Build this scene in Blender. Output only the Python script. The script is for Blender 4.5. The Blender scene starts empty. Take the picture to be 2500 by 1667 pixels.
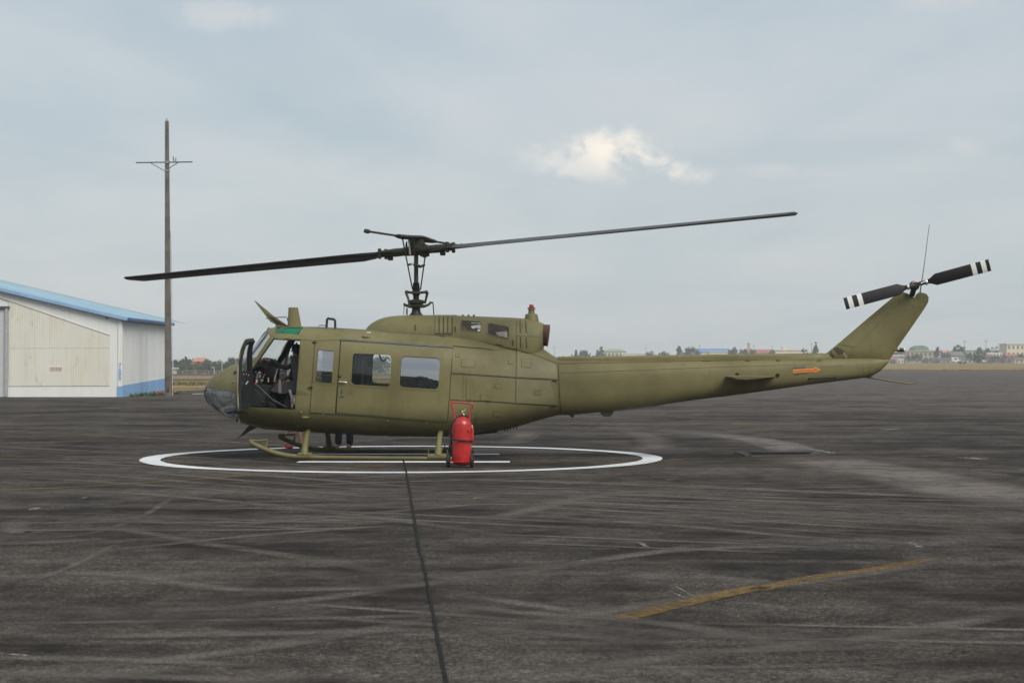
import bpy, bmesh, math, random
import numpy as np
from mathutils import Vector, Matrix
from mathutils.bvhtree import BVHTree
from mathutils.interpolate import poly_3d_calc
R=math.radians
scene=bpy.context.scene; COL=scene.collection
random.seed(7)
# ------------------------------------------------------------------ camera (photo is 2500 x 1667)
F=4554.; CX=1250.; CY=833.5; HZ=882.; CH=1.74
PITCH=math.atan((HZ-CY)/F)
cam=bpy.data.cameras.new('camera'); cam.sensor_width=36; cam.lens=F/2500*36
cam.clip_start=.5; cam.clip_end=9000
cam.dof.use_dof=True; cam.dof.focus_distance=32.5; cam.dof.aperture_fstop=5.0
camo=bpy.data.objects.new('camera',cam); COL.objects.link(camo)
camo.location=(0,0,CH); camo.rotation_euler=(R(90)+PITCH,0,0)
scene.camera=camo
# ------------------------------------------------------------------ sun, sky, exposure
SUN_EL=math.atan2(1,math.hypot(.62,.85)); SUN_AZ=math.atan2(.62,-.85)
sdir=Vector((math.sin(SUN_AZ)*math.cos(SUN_EL),math.cos(SUN_AZ)*math.cos(SUN_EL),math.sin(SUN_EL)))
sl=bpy.data.lights.new('sun','SUN'); sl.energy=2.4; sl.angle=R(34); sl.color=(1,.955,.88)
so=bpy.data.objects.new('sun',sl); COL.objects.link(so); so.rotation_euler=(-sdir).to_track_quat('-Z','Y').to_euler()
scene.view_settings.view_transform='Standard'; scene.view_settings.look='None'
scene.view_settings.exposure=.25; scene.view_settings.gamma=1; scene.view_settings.use_curve_mapping=False
scene.cycles.use_denoising=True; scene.cycles.max_bounces=10; scene.cycles.transparent_max_bounces=24
scene.cycles.volume_bounces=1; scene.cycles.sample_clamp_indirect=6

def nd(nt,typ,**kw):
    n=nt.nodes.new(typ)
    for k,v in kw.items():
        if k.startswith('_'): n.inputs[int(k[1:])].default_value=v
        else: setattr(n,k,v)
    return n
def lk(nt,a,b): nt.links.new(a,b)
def mth(nt,op,a,b=None,c=None,clamp=False):
    n=nt.nodes.new('ShaderNodeMath'); n.operation=op; n.use_clamp=clamp
    for i,v in enumerate((a,b,c)):
        if v is None: continue
        if isinstance(v,(int,float)): n.inputs[i].default_value=v
        else: nt.links.new(v,n.inputs[i])
    return n.outputs[0]
def ramp(nt,fac,stops):
    n=nt.nodes.new('ShaderNodeValToRGB'); el=n.color_ramp.elements
    while len(el)<len(stops): el.new(.5)
    for e,(p,c) in zip(el,stops):
        e.position=p; e.color=(c,c,c,1) if isinstance(c,(int,float)) else (*c,1)
    nt.links.new(fac,n.inputs[0]); return n.outputs[0]
def mix(nt,fac,a,b,blend='MIX'):
    n=nt.nodes.new('ShaderNodeMix'); n.data_type='RGBA'; n.blend_type=blend
    for s,v in ((n.inputs[0],fac),(n.inputs[6],a),(n.inputs[7],b)):
        if isinstance(v,(int,float)): s.default_value=v
        elif isinstance(v,tuple): s.default_value=(*v,1)
        else: nt.links.new(v,s)
    return n.outputs[2]
def noise(nt,vec,scale,detail=4,rough=.55,dist=0):
    n=nt.nodes.new('ShaderNodeTexNoise'); n.inputs['Scale'].default_value=scale
    n.inputs['Detail'].default_value=detail; n.inputs['Roughness'].default_value=rough
    n.inputs['Distortion'].default_value=dist
    if vec is not None: nt.links.new(vec,n.inputs['Vector'])
    return n.outputs['Fac']
def mapping(nt,vec,scale=(1,1,1),rot=(0,0,0),loc=(0,0,0)):
    n=nt.nodes.new('ShaderNodeMapping'); n.inputs['Scale'].default_value=scale
    n.inputs['Rotation'].default_value=rot; n.inputs['Location'].default_value=loc
    nt.links.new(vec,n.inputs['Vector']); return n.outputs[0]

w=bpy.data.worlds.new('World'); scene.world=w; w.use_nodes=True
nt=w.node_tree; nt.nodes.clear()
out=nd(nt,'ShaderNodeOutputWorld'); bg=nd(nt,'ShaderNodeBackground')
sky=nd(nt,'ShaderNodeTexSky',sky_type='NISHITA',sun_disc=False,sun_elevation=SUN_EL,sun_rotation=SUN_AZ,air_density=1.2,dust_density=2.5)
skyc=mix(nt,1.0,sky.outputs[0],(.105,.105,.105),'MULTIPLY')
tc=nd(nt,'ShaderNodeTexCoord').outputs['Generated']
sep=nd(nt,'ShaderNodeSeparateXYZ'); lk(nt,tc,sep.inputs[0]); dx,dy,dz=sep.outputs
az=mth(nt,'ARCTAN2',dx,dy); el=mth(nt,'ARCSINE',dz)
zz=mth(nt,'ADD',mth(nt,'MAXIMUM',dz,0.),.10)
cmb=nd(nt,'ShaderNodeCombineXYZ'); lk(nt,mth(nt,'DIVIDE',dx,zz),cmb.inputs[0]); lk(nt,mth(nt,'DIVIDE',dy,zz),cmb.inputs[1])
pv=cmb.outputs[0]
n1=noise(nt,mapping(nt,pv,(1.0,.8,1),(0,0,R(12))),.62,5,.5,.6)
n2=noise(nt,mapping(nt,pv,(1.1,.55,1),(0,0,R(-8)),(3,1,0)),1.5,6,.55,.4)
cov=mth(nt,'ADD',mth(nt,'MULTIPLY',n1,.65),mth(nt,'MULTIPLY',n2,.35))
cover=ramp(nt,cov,((.36,.0),(.62,1.)))
layer=mix(nt,cover,(.368,.448,.508),(.552,.578,.600))
hz=ramp(nt,mth(nt,'MULTIPLY',el,1.0),((.0,1.),(.19,0.)))
layer=mix(nt,mth(nt,'MULTIPLY',hz,.6),layer,(.512,.553,.570))
base=mix(nt,.87,skyc,layer)
# cumulus heads standing in the thin layer, by azimuth and elevation
am=nd(nt,'ShaderNodeCombineXYZ'); lk(nt,az,am.inputs[0]); lk(nt,el,am.inputs[1])
cn=noise(nt,am.outputs[0],34,6,.58,.5); cn2=noise(nt,am.outputs[0],90,5,.55)
def cumulus(prev,u0,v0,ru,rv,amp,col,soft=.5,skew=0.):
    u=mth(nt,'DIVIDE',mth(nt,'SUBTRACT',az,u0),ru); v=mth(nt,'DIVIDE',mth(nt,'SUBTRACT',el,v0),rv)
    v=mth(nt,'ADD',v,mth(nt,'MULTIPLY',u,skew))
    d=mth(nt,'ADD',mth(nt,'MULTIPLY',u,u),mth(nt,'MULTIPLY',v,v))
    f=mth(nt,'SUBTRACT',1.,d)
    f=mth(nt,'ADD',f,mth(nt,'MULTIPLY',mth(nt,'SUBTRACT',cn,.5),4.))
    f=mth(nt,'ADD',f,mth(nt,'MULTIPLY',mth(nt,'SUBTRACT',cn2,.5),1.3))
    m=mth(nt,'MULTIPLY',ramp(nt,f,((.15,0.),(.15+soft,1.))),amp)
    # keep it local
    m=mth(nt,'MULTIPLY',m,ramp(nt,d,((.0,1.),(.95,0.))))
    return mix(nt,m,prev,col)
def sk(px,py): return ((px-CX)/F,(HZ-py)/F)
for (px,py,ru,rv,a,c,s,kk) in (
    (1475,390,.054,.0155,.80,(.76,.725,.66),1.9,.30),
    (1520,365,.034,.0155,.85,(.88,.815,.71),1.8,.0),
    (1630,415,.028,.0100,.8,(.73,.71,.665),1.4,.5),
    (1360,400,.028,.0100,.7,(.66,.66,.645),1.5,.0),
    (560,58,.045,.011,.40,(.66,.65,.63),.9,.0),
    (2330,372,.018,.006,.25,(.66,.63,.62),.9,.6),
    (1880,425,.050,.006,.35,(.60,.60,.61),.9,.2),
    (2350,25,.050,.010,.45,(.60,.60,.60),.9,.0)):
    u0,v0=sk(px,py); base=cumulus(base,u0,v0,ru,rv,a,c,s,kk)
lk(nt,base,bg.inputs[0]); bg.inputs[1].default_value=1.0
lk(nt,bg.outputs[0],out.inputs[0])
# ------------------------------------------------------------------ measuring helpers
FWD=Vector((0,math.cos(PITCH),math.sin(PITCH))); UP=Vector((0,-math.sin(PITCH),math.cos(PITCH)))
CAM=Vector((0,0,CH))
def ray(px,py): return FWD+Vector((1,0,0))*((px-CX)/F)+UP*((CY-py)/F)
def W(px,py,D):
    d=ray(px,py); return CAM+d*(D/d.y)
def G(px,py,z=0.):
    d=ray(px,py); return CAM+d*((z-CH)/d.z)
YAW=R(-4.2)
HM=Matrix.Translation((-1.754,34.05,0))@Matrix.Rotation(YAW,4,'Z'); HI=HM.inverted()
LC=HI@CAM
def lray(px,py): return (HI.to_3x3()@ray(px,py)).normalized()
def L(px,py,y=0.):
    d=lray(px,py); return LC+d*((y-LC.y)/d.y)
# ------------------------------------------------------------------ mesh builder
class MB:
    def __init__(s): s.v=[]; s.f=[]; s.uv=None
    def add(s,vs,fs):
        b=len(s.v); s.v+=[tuple(v) for v in vs]; s.f+=[tuple(i+b for i in f) for f in fs]; return s
    def box(s,c,d,rot=None):
        x,y,z=d[0]/2,d[1]/2,d[2]/2; c=Vector(c)
        vs=[Vector(p) for p in ((-x,-y,-z),(x,-y,-z),(x,y,-z),(-x,y,-z),(-x,-y,z),(x,-y,z),(x,y,z),(-x,y,z))]
        if rot is not None: vs=[rot@v for v in vs]
        return s.add([c+v for v in vs],[(0,3,2,1),(4,5,6,7),(0,1,5,4),(1,2,6,5),(2,3,7,6),(3,0,4,7)])
    def bar(s,a,b,wd,h=None,up=(0,0,1)):
        a=Vector(a); b=Vector(b); h=h or wd; t=(b-a).normalized(); u=Vector(up)
        if abs(t.dot(u))>.95: u=Vector((1,0,0))
        p=t.cross(u).normalized()*wd/2; q=p.cross(t).normalized()*h/2
        vs=[a-p-q,a+p-q,a+p+q,a-p+q,b-p-q,b+p-q,b+p+q,b-p+q]
        return s.add(vs,[(0,3,2,1),(4,5,6,7),(0,1,5,4),(1,2,6,5),(2,3,7,6),(3,0,4,7)])
    def loft(s,rings,caps=True):
        n=len(rings[0]); vs=[p for r in rings for p in r]; fs=[]
        for i in range(len(rings)-1):
            for j in range(n):
                a=i*n+j; b=i*n+(j+1)%n; fs.append((a,b,b+n,a+n))
        if caps: fs.append(tuple(range(n))[::-1]); fs.append(tuple(range((len(rings)-1)*n,len(rings)*n)))
        return s.add(vs,fs)
    def tube(s,pts,r,n=10,caps=True,sy=1.):
        pts=[Vector(p) for p in pts]; m=len(pts); rs=r if isinstance(r,(list,tuple)) else [r]*m
        rings=[]; up=None
        for i,p in enumerate(pts):
            t=(pts[min(i+1,m-1)]-pts[max(i-1,0)]).normalized()
            if up is None:
                up=Vector((0,0,1)) if abs(t.z)<.9 else Vector((0,1,0))
            a=t.cross(up).normalized(); b=a.cross(t).normalized(); up=b
            rings.append([p+(a*math.cos(k*2*math.pi/n)+b*math.sin(k*2*math.pi/n)*sy)*rs[i] for k in range(n)])
        return s.loft(rings,caps)
    def lathe(s,prof,c=(0,0,0),axis=(0,0,1),n=24,caps=True):
        ax=Vector(axis).normalized(); u=Vector((1,0,0)) if abs(ax.x)<.9 else Vector((0,1,0))
        a=ax.cross(u).normalized(); b=ax.cross(a); c=Vector(c)
        return s.loft([[c+ax*h+(a*math.cos(k*2*math.pi/n)+b*math.sin(k*2*math.pi/n))*rr for k in range(n)] for rr,h in prof],caps)
    def prism(s,p0,p1):
        n=len(p0); return s.add(list(p0)+list(p1),[tuple(range(n))[::-1],tuple(range(n,2*n))]+[(i,(i+1)%n,(i+1)%n+n,i+n) for i in range(n)])
    def sheet(s,pts):
        return s.add(pts,[tuple(range(len(pts)))])
    def build(s,name,mats,parent=None,smooth=35,fixn=True,bevel=0):
        me=bpy.data.meshes.new(name); me.from_pydata(s.v,[],s.f); me.validate()
        bm=bmesh.new(); bm.from_mesh(me)
        if bevel: bmesh.ops.bevel(bm,geom=[e for e in bm.edges if len(e.link_faces)==2 and e.calc_face_angle(0)>.5],offset=bevel,segments=1,affect='EDGES')
        if fixn: bmesh.ops.recalc_face_normals(bm,faces=bm.faces)
        bm.to_mesh(me); bm.free()
        return finish(me,name,mats,parent,smooth)
def finish(me,name,mats,parent=None,smooth=35):
    for m in (mats if isinstance(mats,(list,tuple)) else [mats]): me.materials.append(m)
    if smooth and len(me.polygons):
        me.polygons.foreach_set('use_smooth',[True]*len(me.polygons)); me.set_sharp_from_angle(angle=R(smooth))
    o=bpy.data.objects.new(name,me); COL.objects.link(o)
    if parent: o.parent=parent
    return o
def tag(o,label=None,cat=None,group=None,kind=None):
    for k,v in (('label',label),('category',cat),('group',group),('kind',kind)):
        if v: o[k]=v
    return o
def empty(name,loc=(0,0,0),rz=0.,label=None,cat=None,group=None):
    o=bpy.data.objects.new(name,None); COL.objects.link(o); o.location=loc; o.rotation_euler=(0,0,rz); o.empty_display_size=.3
    return tag(o,label,cat,group)
def pchip(x,y,xs):
    x=np.array(x,float); y=np.array(y,float); h=np.diff(x); d=np.diff(y)/h; m=np.zeros(len(x))
    for i in range(1,len(x)-1):
        if d[i-1]*d[i]>0:
            w1=2*h[i]+h[i-1]; w2=h[i]+2*h[i-1]; m[i]=(w1+w2)/(w1/d[i-1]+w2/d[i])
    m[0]=d[0]; m[-1]=d[-1]
    i=np.clip(np.searchsorted(x,xs)-1,0,len(x)-2); t=(xs-x[i])/h[i]
    return (2*t**3-3*t**2+1)*y[i]+(t**3-2*t**2+t)*h[i]*m[i]+(-2*t**3+3*t**2)*y[i+1]+(t**3-t**2)*h[i]*m[i+1]
def smoothpath(pts,n):
    pts=[Vector(p) for p in pts]; s=[0]
    for a,b in zip(pts,pts[1:]): s.append(s[-1]+(b-a).length)
    q=np.linspace(0,s[-1],n)
    return [Vector(c) for c in zip(*[pchip(s,[p[k] for p in pts],q) for k in range(3)])]
# ------------------------------------------------------------------ materials
def newmat(name):
    m=bpy.data.materials.new(name); m.use_nodes=True; nt=m.node_tree
    return m,nt,nt.nodes['Principled BSDF'],nt.nodes['Material Output']
def plain(name,col,rough=.6,metal=0.,var=.12,scale=6.,bump=0.,bscale=60.,spec=.4,coat=0.):
    m,nt,b,o=newmat(name); t=nd(nt,'ShaderNodeTexCoord').outputs['Object']
    n=noise(nt,t,scale,5,.6); f=ramp(nt,n,((.3,1-var),(.7,1+var)))
    lk(nt,mix(nt,1.,col,f,'MULTIPLY'),b.inputs['Base Color'])
    lk(nt,ramp(nt,n,((.3,min(1,rough*1.1)),(.7,rough*.9))),b.inputs['Roughness'])
    b.inputs['Metallic'].default_value=metal; b.inputs['Specular IOR Level'].default_value=spec
    if coat: b.inputs['Coat Weight'].default_value=coat; b.inputs['Coat Roughness'].default_value=.15
    if bump:
        bn=nd(nt,'ShaderNodeBump'); bn.inputs['Strength'].default_value=bump; bn.inputs['Distance'].default_value=.02
        lk(nt,noise(nt,t,bscale,3),bn.inputs['Height']); lk(nt,bn.outputs[0],b.inputs['Normal'])
    return m
def olive_paint():
    m,nt,b,o=newmat('olive_paint'); t=nd(nt,'ShaderNodeTexCoord').outputs['Object']
    big=noise(nt,t,.9,5,.6); med=noise(nt,mapping(nt,t,(1,1,.35)),5.5,6,.62); fine=noise(nt,t,40,3)
    c=mix(nt,ramp(nt,big,((.38,0.),(.62,1.))),(.130,.114,.043),(.170,.152,.064))
    c=mix(nt,mth(nt,'MULTIPLY',ramp(nt,med,((.52,0.),(.72,1.))),.45),c,(.182,.165,.082))
    st=noise(nt,mapping(nt,t,(3,3,.5),(0,0,0),(5,2,0)),1.4,5,.65)
    c=mix(nt,mth(nt,'MULTIPLY',ramp(nt,st,((.55,0.),(.70,1.))),.32),c,(.088,.072,.022))
    # scuffed spots and oil freckles
    sp=noise(nt,mapping(nt,t,(1,1,1),(0,0,0),(9,4,2)),13,3,.5)
    c=mix(nt,mth(nt,'MULTIPLY',ramp(nt,sp,((.70,0.),(.76,1.))),.5),c,(.062,.048,.016))
    lk(nt,c,b.inputs['Base Color'])
    lk(nt,ramp(nt,med,((.3,.62),(.7,.48))),b.inputs['Roughness']); b.inputs['Specular IOR Level'].default_value=.38
    bn=nd(nt,'ShaderNodeBump'); bn.inputs['Strength'].default_value=.12; bn.inputs['Distance'].default_value=.02
    h=mth(nt,'ADD',mth(nt,'MULTIPLY',noise(nt,t,3.2,3),1.),mth(nt,'MULTIPLY',fine,.06))
    lk(nt,h,bn.inputs['Height']); lk(nt,bn.outputs[0],b.inputs['Normal']); return m
def glass(name,tint=(.9,.93,.92),refl=.10,rough=.02,dirt_veil=.06,veil_col=(.55,.57,.55),ior=1.5):
    m,nt,b,o=newmat(name); nt.nodes.remove(b); t=nd(nt,'ShaderNodeTexCoord').outputs['Object']
    tr=nd(nt,'ShaderNodeBsdfTransparent'); tr.inputs[0].default_value=(*tint,1)
    gl=nd(nt,'ShaderNodeBsdfGlossy'); gl.inputs['Roughness'].default_value=rough
    df=nd(nt,'ShaderNodeBsdfDiffuse'); df.inputs[0].default_value=(*veil_col,1)
    fr=nd(nt,'ShaderNodeFresnel'); fr.inputs[0].default_value=ior
    f=mth(nt,'MULTIPLY',mth(nt,'ADD',mth(nt,'MULTIPLY',fr.outputs[0],.9),refl,clamp=True),mth(nt,'SUBTRACT',1.,nd(nt,'ShaderNodeNewGeometry').outputs['Backfacing']))
    m1=nd(nt,'ShaderNodeMixShader'); lk(nt,f,m1.inputs[0]); lk(nt,tr.outputs[0],m1.inputs[1]); lk(nt,gl.outputs[0],m1.inputs[2])
    d=mth(nt,'MULTIPLY',ramp(nt,noise(nt,t,5,5,.6),((.35,.3),(.75,1.8))),dirt_veil)
    m2=nd(nt,'ShaderNodeMixShader'); lk(nt,d,m2.inputs[0]); lk(nt,m1.outputs[0],m2.inputs[1]); lk(nt,df.outputs[0],m2.inputs[2])
    lk(nt,m2.outputs[0],o.inputs[0]); return m
OLIVE=olive_paint()
OLIVE_D=plain('olive_rotor_metal',(.036,.035,.022),.5,.25,.25,14)
BLACK=plain('matt_black',(.012,.012,.013),.55,0,.2,8)
BLADE=plain('blade_black',(.0125,.011,.011),.42,0,.2,3)
DKGREY=plain('interior_grey',(.020,.0215,.023),.6,0,.2,7)
GREY=plain('seat_armour_grey',(.050,.052,.056),.55,0,.15,6)
LGREY=plain('pale_grey_metal',(.30,.30,.30),.45,.3,.15,9)
STEEL=plain('bare_steel',(.32,.31,.29),.35,.9,.2,14)
SILVER=plain('bright_silver',(.75,.74,.70),.3,.7,.1,14)
GAP=plain('panel_gap_dark',(.020,.019,.013),.8,0,.1,8)
SEAM=plain('panel_seam_olive',(.066,.057,.022),.8,0,.1,8)
STENCIL=plain('stencil_grey',(.050,.050,.042),.7,0,.15,20)
STENCILF=plain('stencil_faded',(.085,.080,.050),.7,0,.2,20)
TRACK=plain('door_track_grey',(.10,.105,.11),.5,.4,.2,8)
REDP=plain('red_enamel',(.42,.018,.016),.36,0,.28,7,spec=.5,coat=.35)
REDL=plain('red_lens',(.42,.022,.022),.25,0,.05,5)
ORANGE=plain('marking_red',(.62,.075,.028),.6,0,.08,9)
YELLOW=plain('marking_yellow',(.70,.36,.07),.6,0,.08,9)
WHITE=plain('white_paint',(.70,.70,.67),.6,0,.08,5)
RUBBER=plain('rubber',(.022,.022,.023),.75,0,.2,12)
RUST=plain('exhaust_rust',(.115,.055,.040),.65,.45,.35,6)
SCREEN=plain('screen_mesh_dark',(.045,.040,.028),.8,0,.35,16)
CLEAR=glass('clear_plexiglass',(.96,.98,.98),.03,.02,.03,ior=1.4)
CHIN=glass('chin_plexiglass',(.96,.97,.97),.06,.03,.28,(.40,.41,.41),ior=1.45)  # pane lightened by a pale diffuse veil, standing for light in the nose bay
OLIVE2=plain('faded_olive_paint',(.172,.156,.078),.55,0,.14,3.,.15,5)
FILM=glass('hazed_cabin_window',(.60,.62,.66),.44,.012,.02,(.25,.27,.30))
CABWIN=glass('cabin_window',(.95,.97,.97),.02,.015,.015)
GREENG=glass('green_tinted_plexiglass',(.02,.36,.18),.05,.06,.40,(.006,.26,.11))
SKIN=plain('skin',(.36,.19,.12),.55,0,.1,14)
CLOTHB=plain('black_cloth',(.010,.010,.012),.85,0,.2,20,.3,120)
JEANS=plain('dark_denim',(.010,.012,.020),.95,0,.25,20,.3,120,spec=.08)
SHIRT=plain('grey_shirt',(.10,.11,.12),.85,0,.15,12)
SHOER=plain('red_shoe',(.40,.030,.035),.6,0,.15,14)
HAIR=plain('black_hair',(.012,.010,.009),.6,0,.2,30)
# ------------------------------------------------------------------ ground materials
def asphalt():
    m,nt,b,o=newmat('weathered_asphalt'); t=nd(nt,'ShaderNodeTexCoord').outputs['Object']
    sp=nd(nt,'ShaderNodeSeparateXYZ'); lk(nt,t,sp.inputs[0])
    off=lambda x,y:mapping(nt,t,(1,1,1),(0,0,0),(x,y,0))
    big=noise(nt,t,.13,4,.5,.5); mid=noise(nt,off(3,8),.75,6,.6,.4); sm=noise(nt,off(9,1),3.2,6,.65,.2); fin=noise(nt,off(2,5),19,6,.7); grain=noise(nt,t,120,3,.65)
    c=mix(nt,ramp(nt,big,((.40,0.),(.60,1.))),(.0218,.0181,.0156),(.0355,.0294,.0253))
    # asphalt colour turns paler towards the far right of the apron
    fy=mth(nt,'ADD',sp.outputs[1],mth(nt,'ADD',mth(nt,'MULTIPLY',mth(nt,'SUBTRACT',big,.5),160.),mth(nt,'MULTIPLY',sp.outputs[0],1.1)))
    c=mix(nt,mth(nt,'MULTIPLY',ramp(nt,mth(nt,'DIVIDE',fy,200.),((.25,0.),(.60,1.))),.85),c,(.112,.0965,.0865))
    c=mix(nt,mth(nt,'MULTIPLY',ramp(nt,mid,((.50,0.),(.64,1.))),.45),c,(.068,.0575,.0505))
    c=mix(nt,mth(nt,'MULTIPLY',ramp(nt,mid,((.40,1.),(.50,0.))),.7),c,(.0165,.0142,.0128))
    # old wheel marks: long drawn bands in several headings
    for ang,sc,lo,hi,am,of in ((3,(.008,.9,1),.52,.60,0.27,(0,0,0)),(-5,(.009,1.7,1),.53,.61,0.25,(4,9,0)),(22,(.008,.8,1),.56,.62,0.21,(7,3,0)),
                            (-25,(.009,.8,1),.56,.62,0.21,(2,13,0)),(1,(.012,4.2,1),.53,.62,0.18,(11,2,0))):
        s=noise(nt,mapping(nt,t,sc,(0,0,R(ang)),of),1.0,2,.5,.1)
        f=mth(nt,'MULTIPLY',ramp(nt,s,((lo,0.),(hi,1.))),am)
        f=mth(nt,'MULTIPLY',f,ramp(nt,sm,((.38,.6),(.58,1.))))
        c=mix(nt,f,c,(.094,.0805,.0710))
    s=noise(nt,mapping(nt,t,(.012,.9,1),(0,0,R(-3)),(5,21,0)),1.0,2,.5,.2); c=mix(nt,mth(nt,'MULTIPLY',ramp(nt,s,((.55,0.),(.64,1.))),.5),c,(.019,.0163,.0147))
    # pale worn aggregate in patches
    pa=ramp(nt,noise(nt,off(13,4),.38,5,.6,.3),((.45,.0),(.57,1.)))
    f=mth(nt,'MULTIPLY',ramp(nt,fin,((.50,0.),(.66,1.))),pa); c=mix(nt,mth(nt,'MULTIPLY',f,.4),c,(.140,.125,.107))
    f=mth(nt,'MULTIPLY',ramp(nt,grain,((.58,0.),(.70,1.))),mth(nt,'ADD',mth(nt,'MULTIPLY',pa,.7),.12)); c=mix(nt,f,c,(.21,.188,.16))
    sq=noise(nt,off(16,12),48,3,.85); f=mth(nt,'MULTIPLY',ramp(nt,sq,((.53,0.),(.66,1.))),mth(nt,'ADD',mth(nt,'MULTIPLY',pa,.55),.05)); c=mix(nt,f,c,(.22,.198,.17))
    oil=noise(nt,off(21,5),.5,3,.5,.6); c=mix(nt,mth(nt,'MULTIPLY',ramp(nt,oil,((.62,0.),(.70,1.))),.6),c,(.015,.013,.012))
    sp2=noise(nt,off(6,2),34,3,.8); c=mix(nt,1.,c,ramp(nt,sp2,((.36,.62),(.50,.95),(.66,1.5))),'MULTIPLY'); c=mix(nt,1.,c,ramp(nt,sm,((.36,.74),(.64,1.30))),'MULTIPLY'); c=mix(nt,1.,c,ramp(nt,fin,((.36,.70),(.64,1.35))),'MULTIPLY'); c=mix(nt,1.,c,ramp(nt,grain,((.36,.5),(.64,1.6))),'MULTIPLY')
    lk(nt,c,b.inputs['Base Color']); b.inputs['Roughness'].default_value=.95; b.inputs['Specular IOR Level'].default_value=.05
    bn=nd(nt,'ShaderNodeBump'); bn.inputs['Strength'].default_value=.4; bn.inputs['Distance'].default_value=.010
    lk(nt,mth(nt,'ADD',fin,mth(nt,'MULTIPLY',grain,.6)),bn.inputs['Height']); lk(nt,bn.outputs[0],b.inputs['Normal']); return m
def drygrass(name,c1,c2,c3):
    m,nt,b,o=newmat(name); t=nd(nt,'ShaderNodeTexCoord').outputs['Object']
    a=noise(nt,mapping(nt,t,(.02,.05,1)),1,5,.6); d=noise(nt,mapping(nt,t,(.14,.35,1)),1.,6,.7); g=noise(nt,mapping(nt,t,(.03,.12,1),(0,0,0),(7,7,0)),1,4,.6)
    c=mix(nt,ramp(nt,a,((.35,0.),(.65,1.))),c1,c2); c=mix(nt,mth(nt,'MULTIPLY',ramp(nt,d,((.44,0.),(.58,1.))),.8),c,c3)
    c=mix(nt,mth(nt,'MULTIPLY',ramp(nt,g,((.50,0.),(.60,1.))),.75),c,(.085,.095,.030))
    lk(nt,c,b.inputs['Base Color']); b.inputs['Roughness'].default_value=1; b.inputs['Specular IOR Level'].default_value=.05; return m
def worn(name,col,lo,hi,scale=6.,under=(.06,.056,.052),sx=1.,rough=.8):
    """paint worn through to the asphalt, as real holes in a thin coat"""
    m,nt,b,o=newmat(name); t=nd(nt,'ShaderNodeTexCoord').outputs['Object']
    n=noise(nt,mapping(nt,t,(sx,1,1)),scale,7,.72); n2=noise(nt,t,.8,4,.6)
    f=ramp(nt,mth(nt,'ADD',mth(nt,'MULTIPLY',n,.7),mth(nt,'MULTIPLY',n2,.3)),((lo,0.),(hi,1.)))
    lk(nt,mix(nt,1.,col,ramp(nt,n2,((.3,.85),(.7,1.12))),'MULTIPLY'),b.inputs['Base Color']); b.inputs['Roughness'].default_value=rough
    b.inputs['Specular IOR Level'].default_value=.2; lk(nt,f,b.inputs['Alpha']); return m
def trackmat(name,col,amp):
    m,nt,b,o=newmat(name); u=nd(nt,'ShaderNodeUVMap').outputs[0]; t=nd(nt,'ShaderNodeTexCoord').outputs['Object']
    s=nd(nt,'ShaderNodeSeparateXYZ'); lk(nt,u,s.inputs[0])
    n=noise(nt,t,2.2,6,.7); n2=noise(nt,t,.35,3,.6); g=noise(nt,t,42,4,.75); wb=mth(nt,'MULTIPLY',mth(nt,'SUBTRACT',n,.5),.9)
    ac=mth(nt,'ADD',mth(nt,'ABSOLUTE',mth(nt,'SUBTRACT',s.outputs[0],.5)),mth(nt,'MULTIPLY',wb,.35))
    e=ramp(nt,ac,((.12,1.),(.34,.55),(.46,0.)))
    en=ramp(nt,mth(nt,'ABSOLUTE',mth(nt,'SUBTRACT',s.outputs[1],.5)),((.25,1.),(.5,0.)))
    f=mth(nt,'MULTIPLY',mth(nt,'MULTIPLY',e,en),mth(nt,'MULTIPLY',ramp(nt,n,((.38,.35),(.58,1.))),ramp(nt,n2,((.36,.35),(.58,1.)))))
    f=mth(nt,'MULTIPLY',f,ramp(nt,g,((.40,.25),(.60,1.))))
    lk(nt,mth(nt,'MINIMUM',mth(nt,'MULTIPLY',f,amp),.9),b.inputs['Alpha']); b.inputs['Base Color'].default_value=(*col,1)
    b.inputs['Roughness'].default_value=.95; b.inputs['Specular IOR Level'].default_value=.04; return m
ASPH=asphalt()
GRASS=drygrass('dry_grass',(.270,.180,.088),(.310,.205,.105),(.205,.165,.068))
LINEW=worn('white_marking_paint',(.64,.65,.65),.33,.42,16.)
LINEY=worn('worn_yellow_paint',(.190,.118,.034),.36,.62,14.)
LINEYF=worn('faint_yellow_paint',(.15,.095,.036),.42,.66,11.)
LINEWF=worn('flaked_white_paint',(.34,.33,.30),.47,.58,12.)
TAR=plain('joint_tar',(.017,.0165,.016),.85,0,.3,18,.8,60,spec=.12)
DUST=trackmat('dust_track',(.180,.158,.143),2.6); TYRE=trackmat('tyre_track',(.148,.128,.114),1.55); TYRED=trackmat('tyre_track_dark',(.014,.013,.012),.55)
ROAD=plain('far_pavement',(.062,.050,.046),.9,0,.2,.3)
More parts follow.
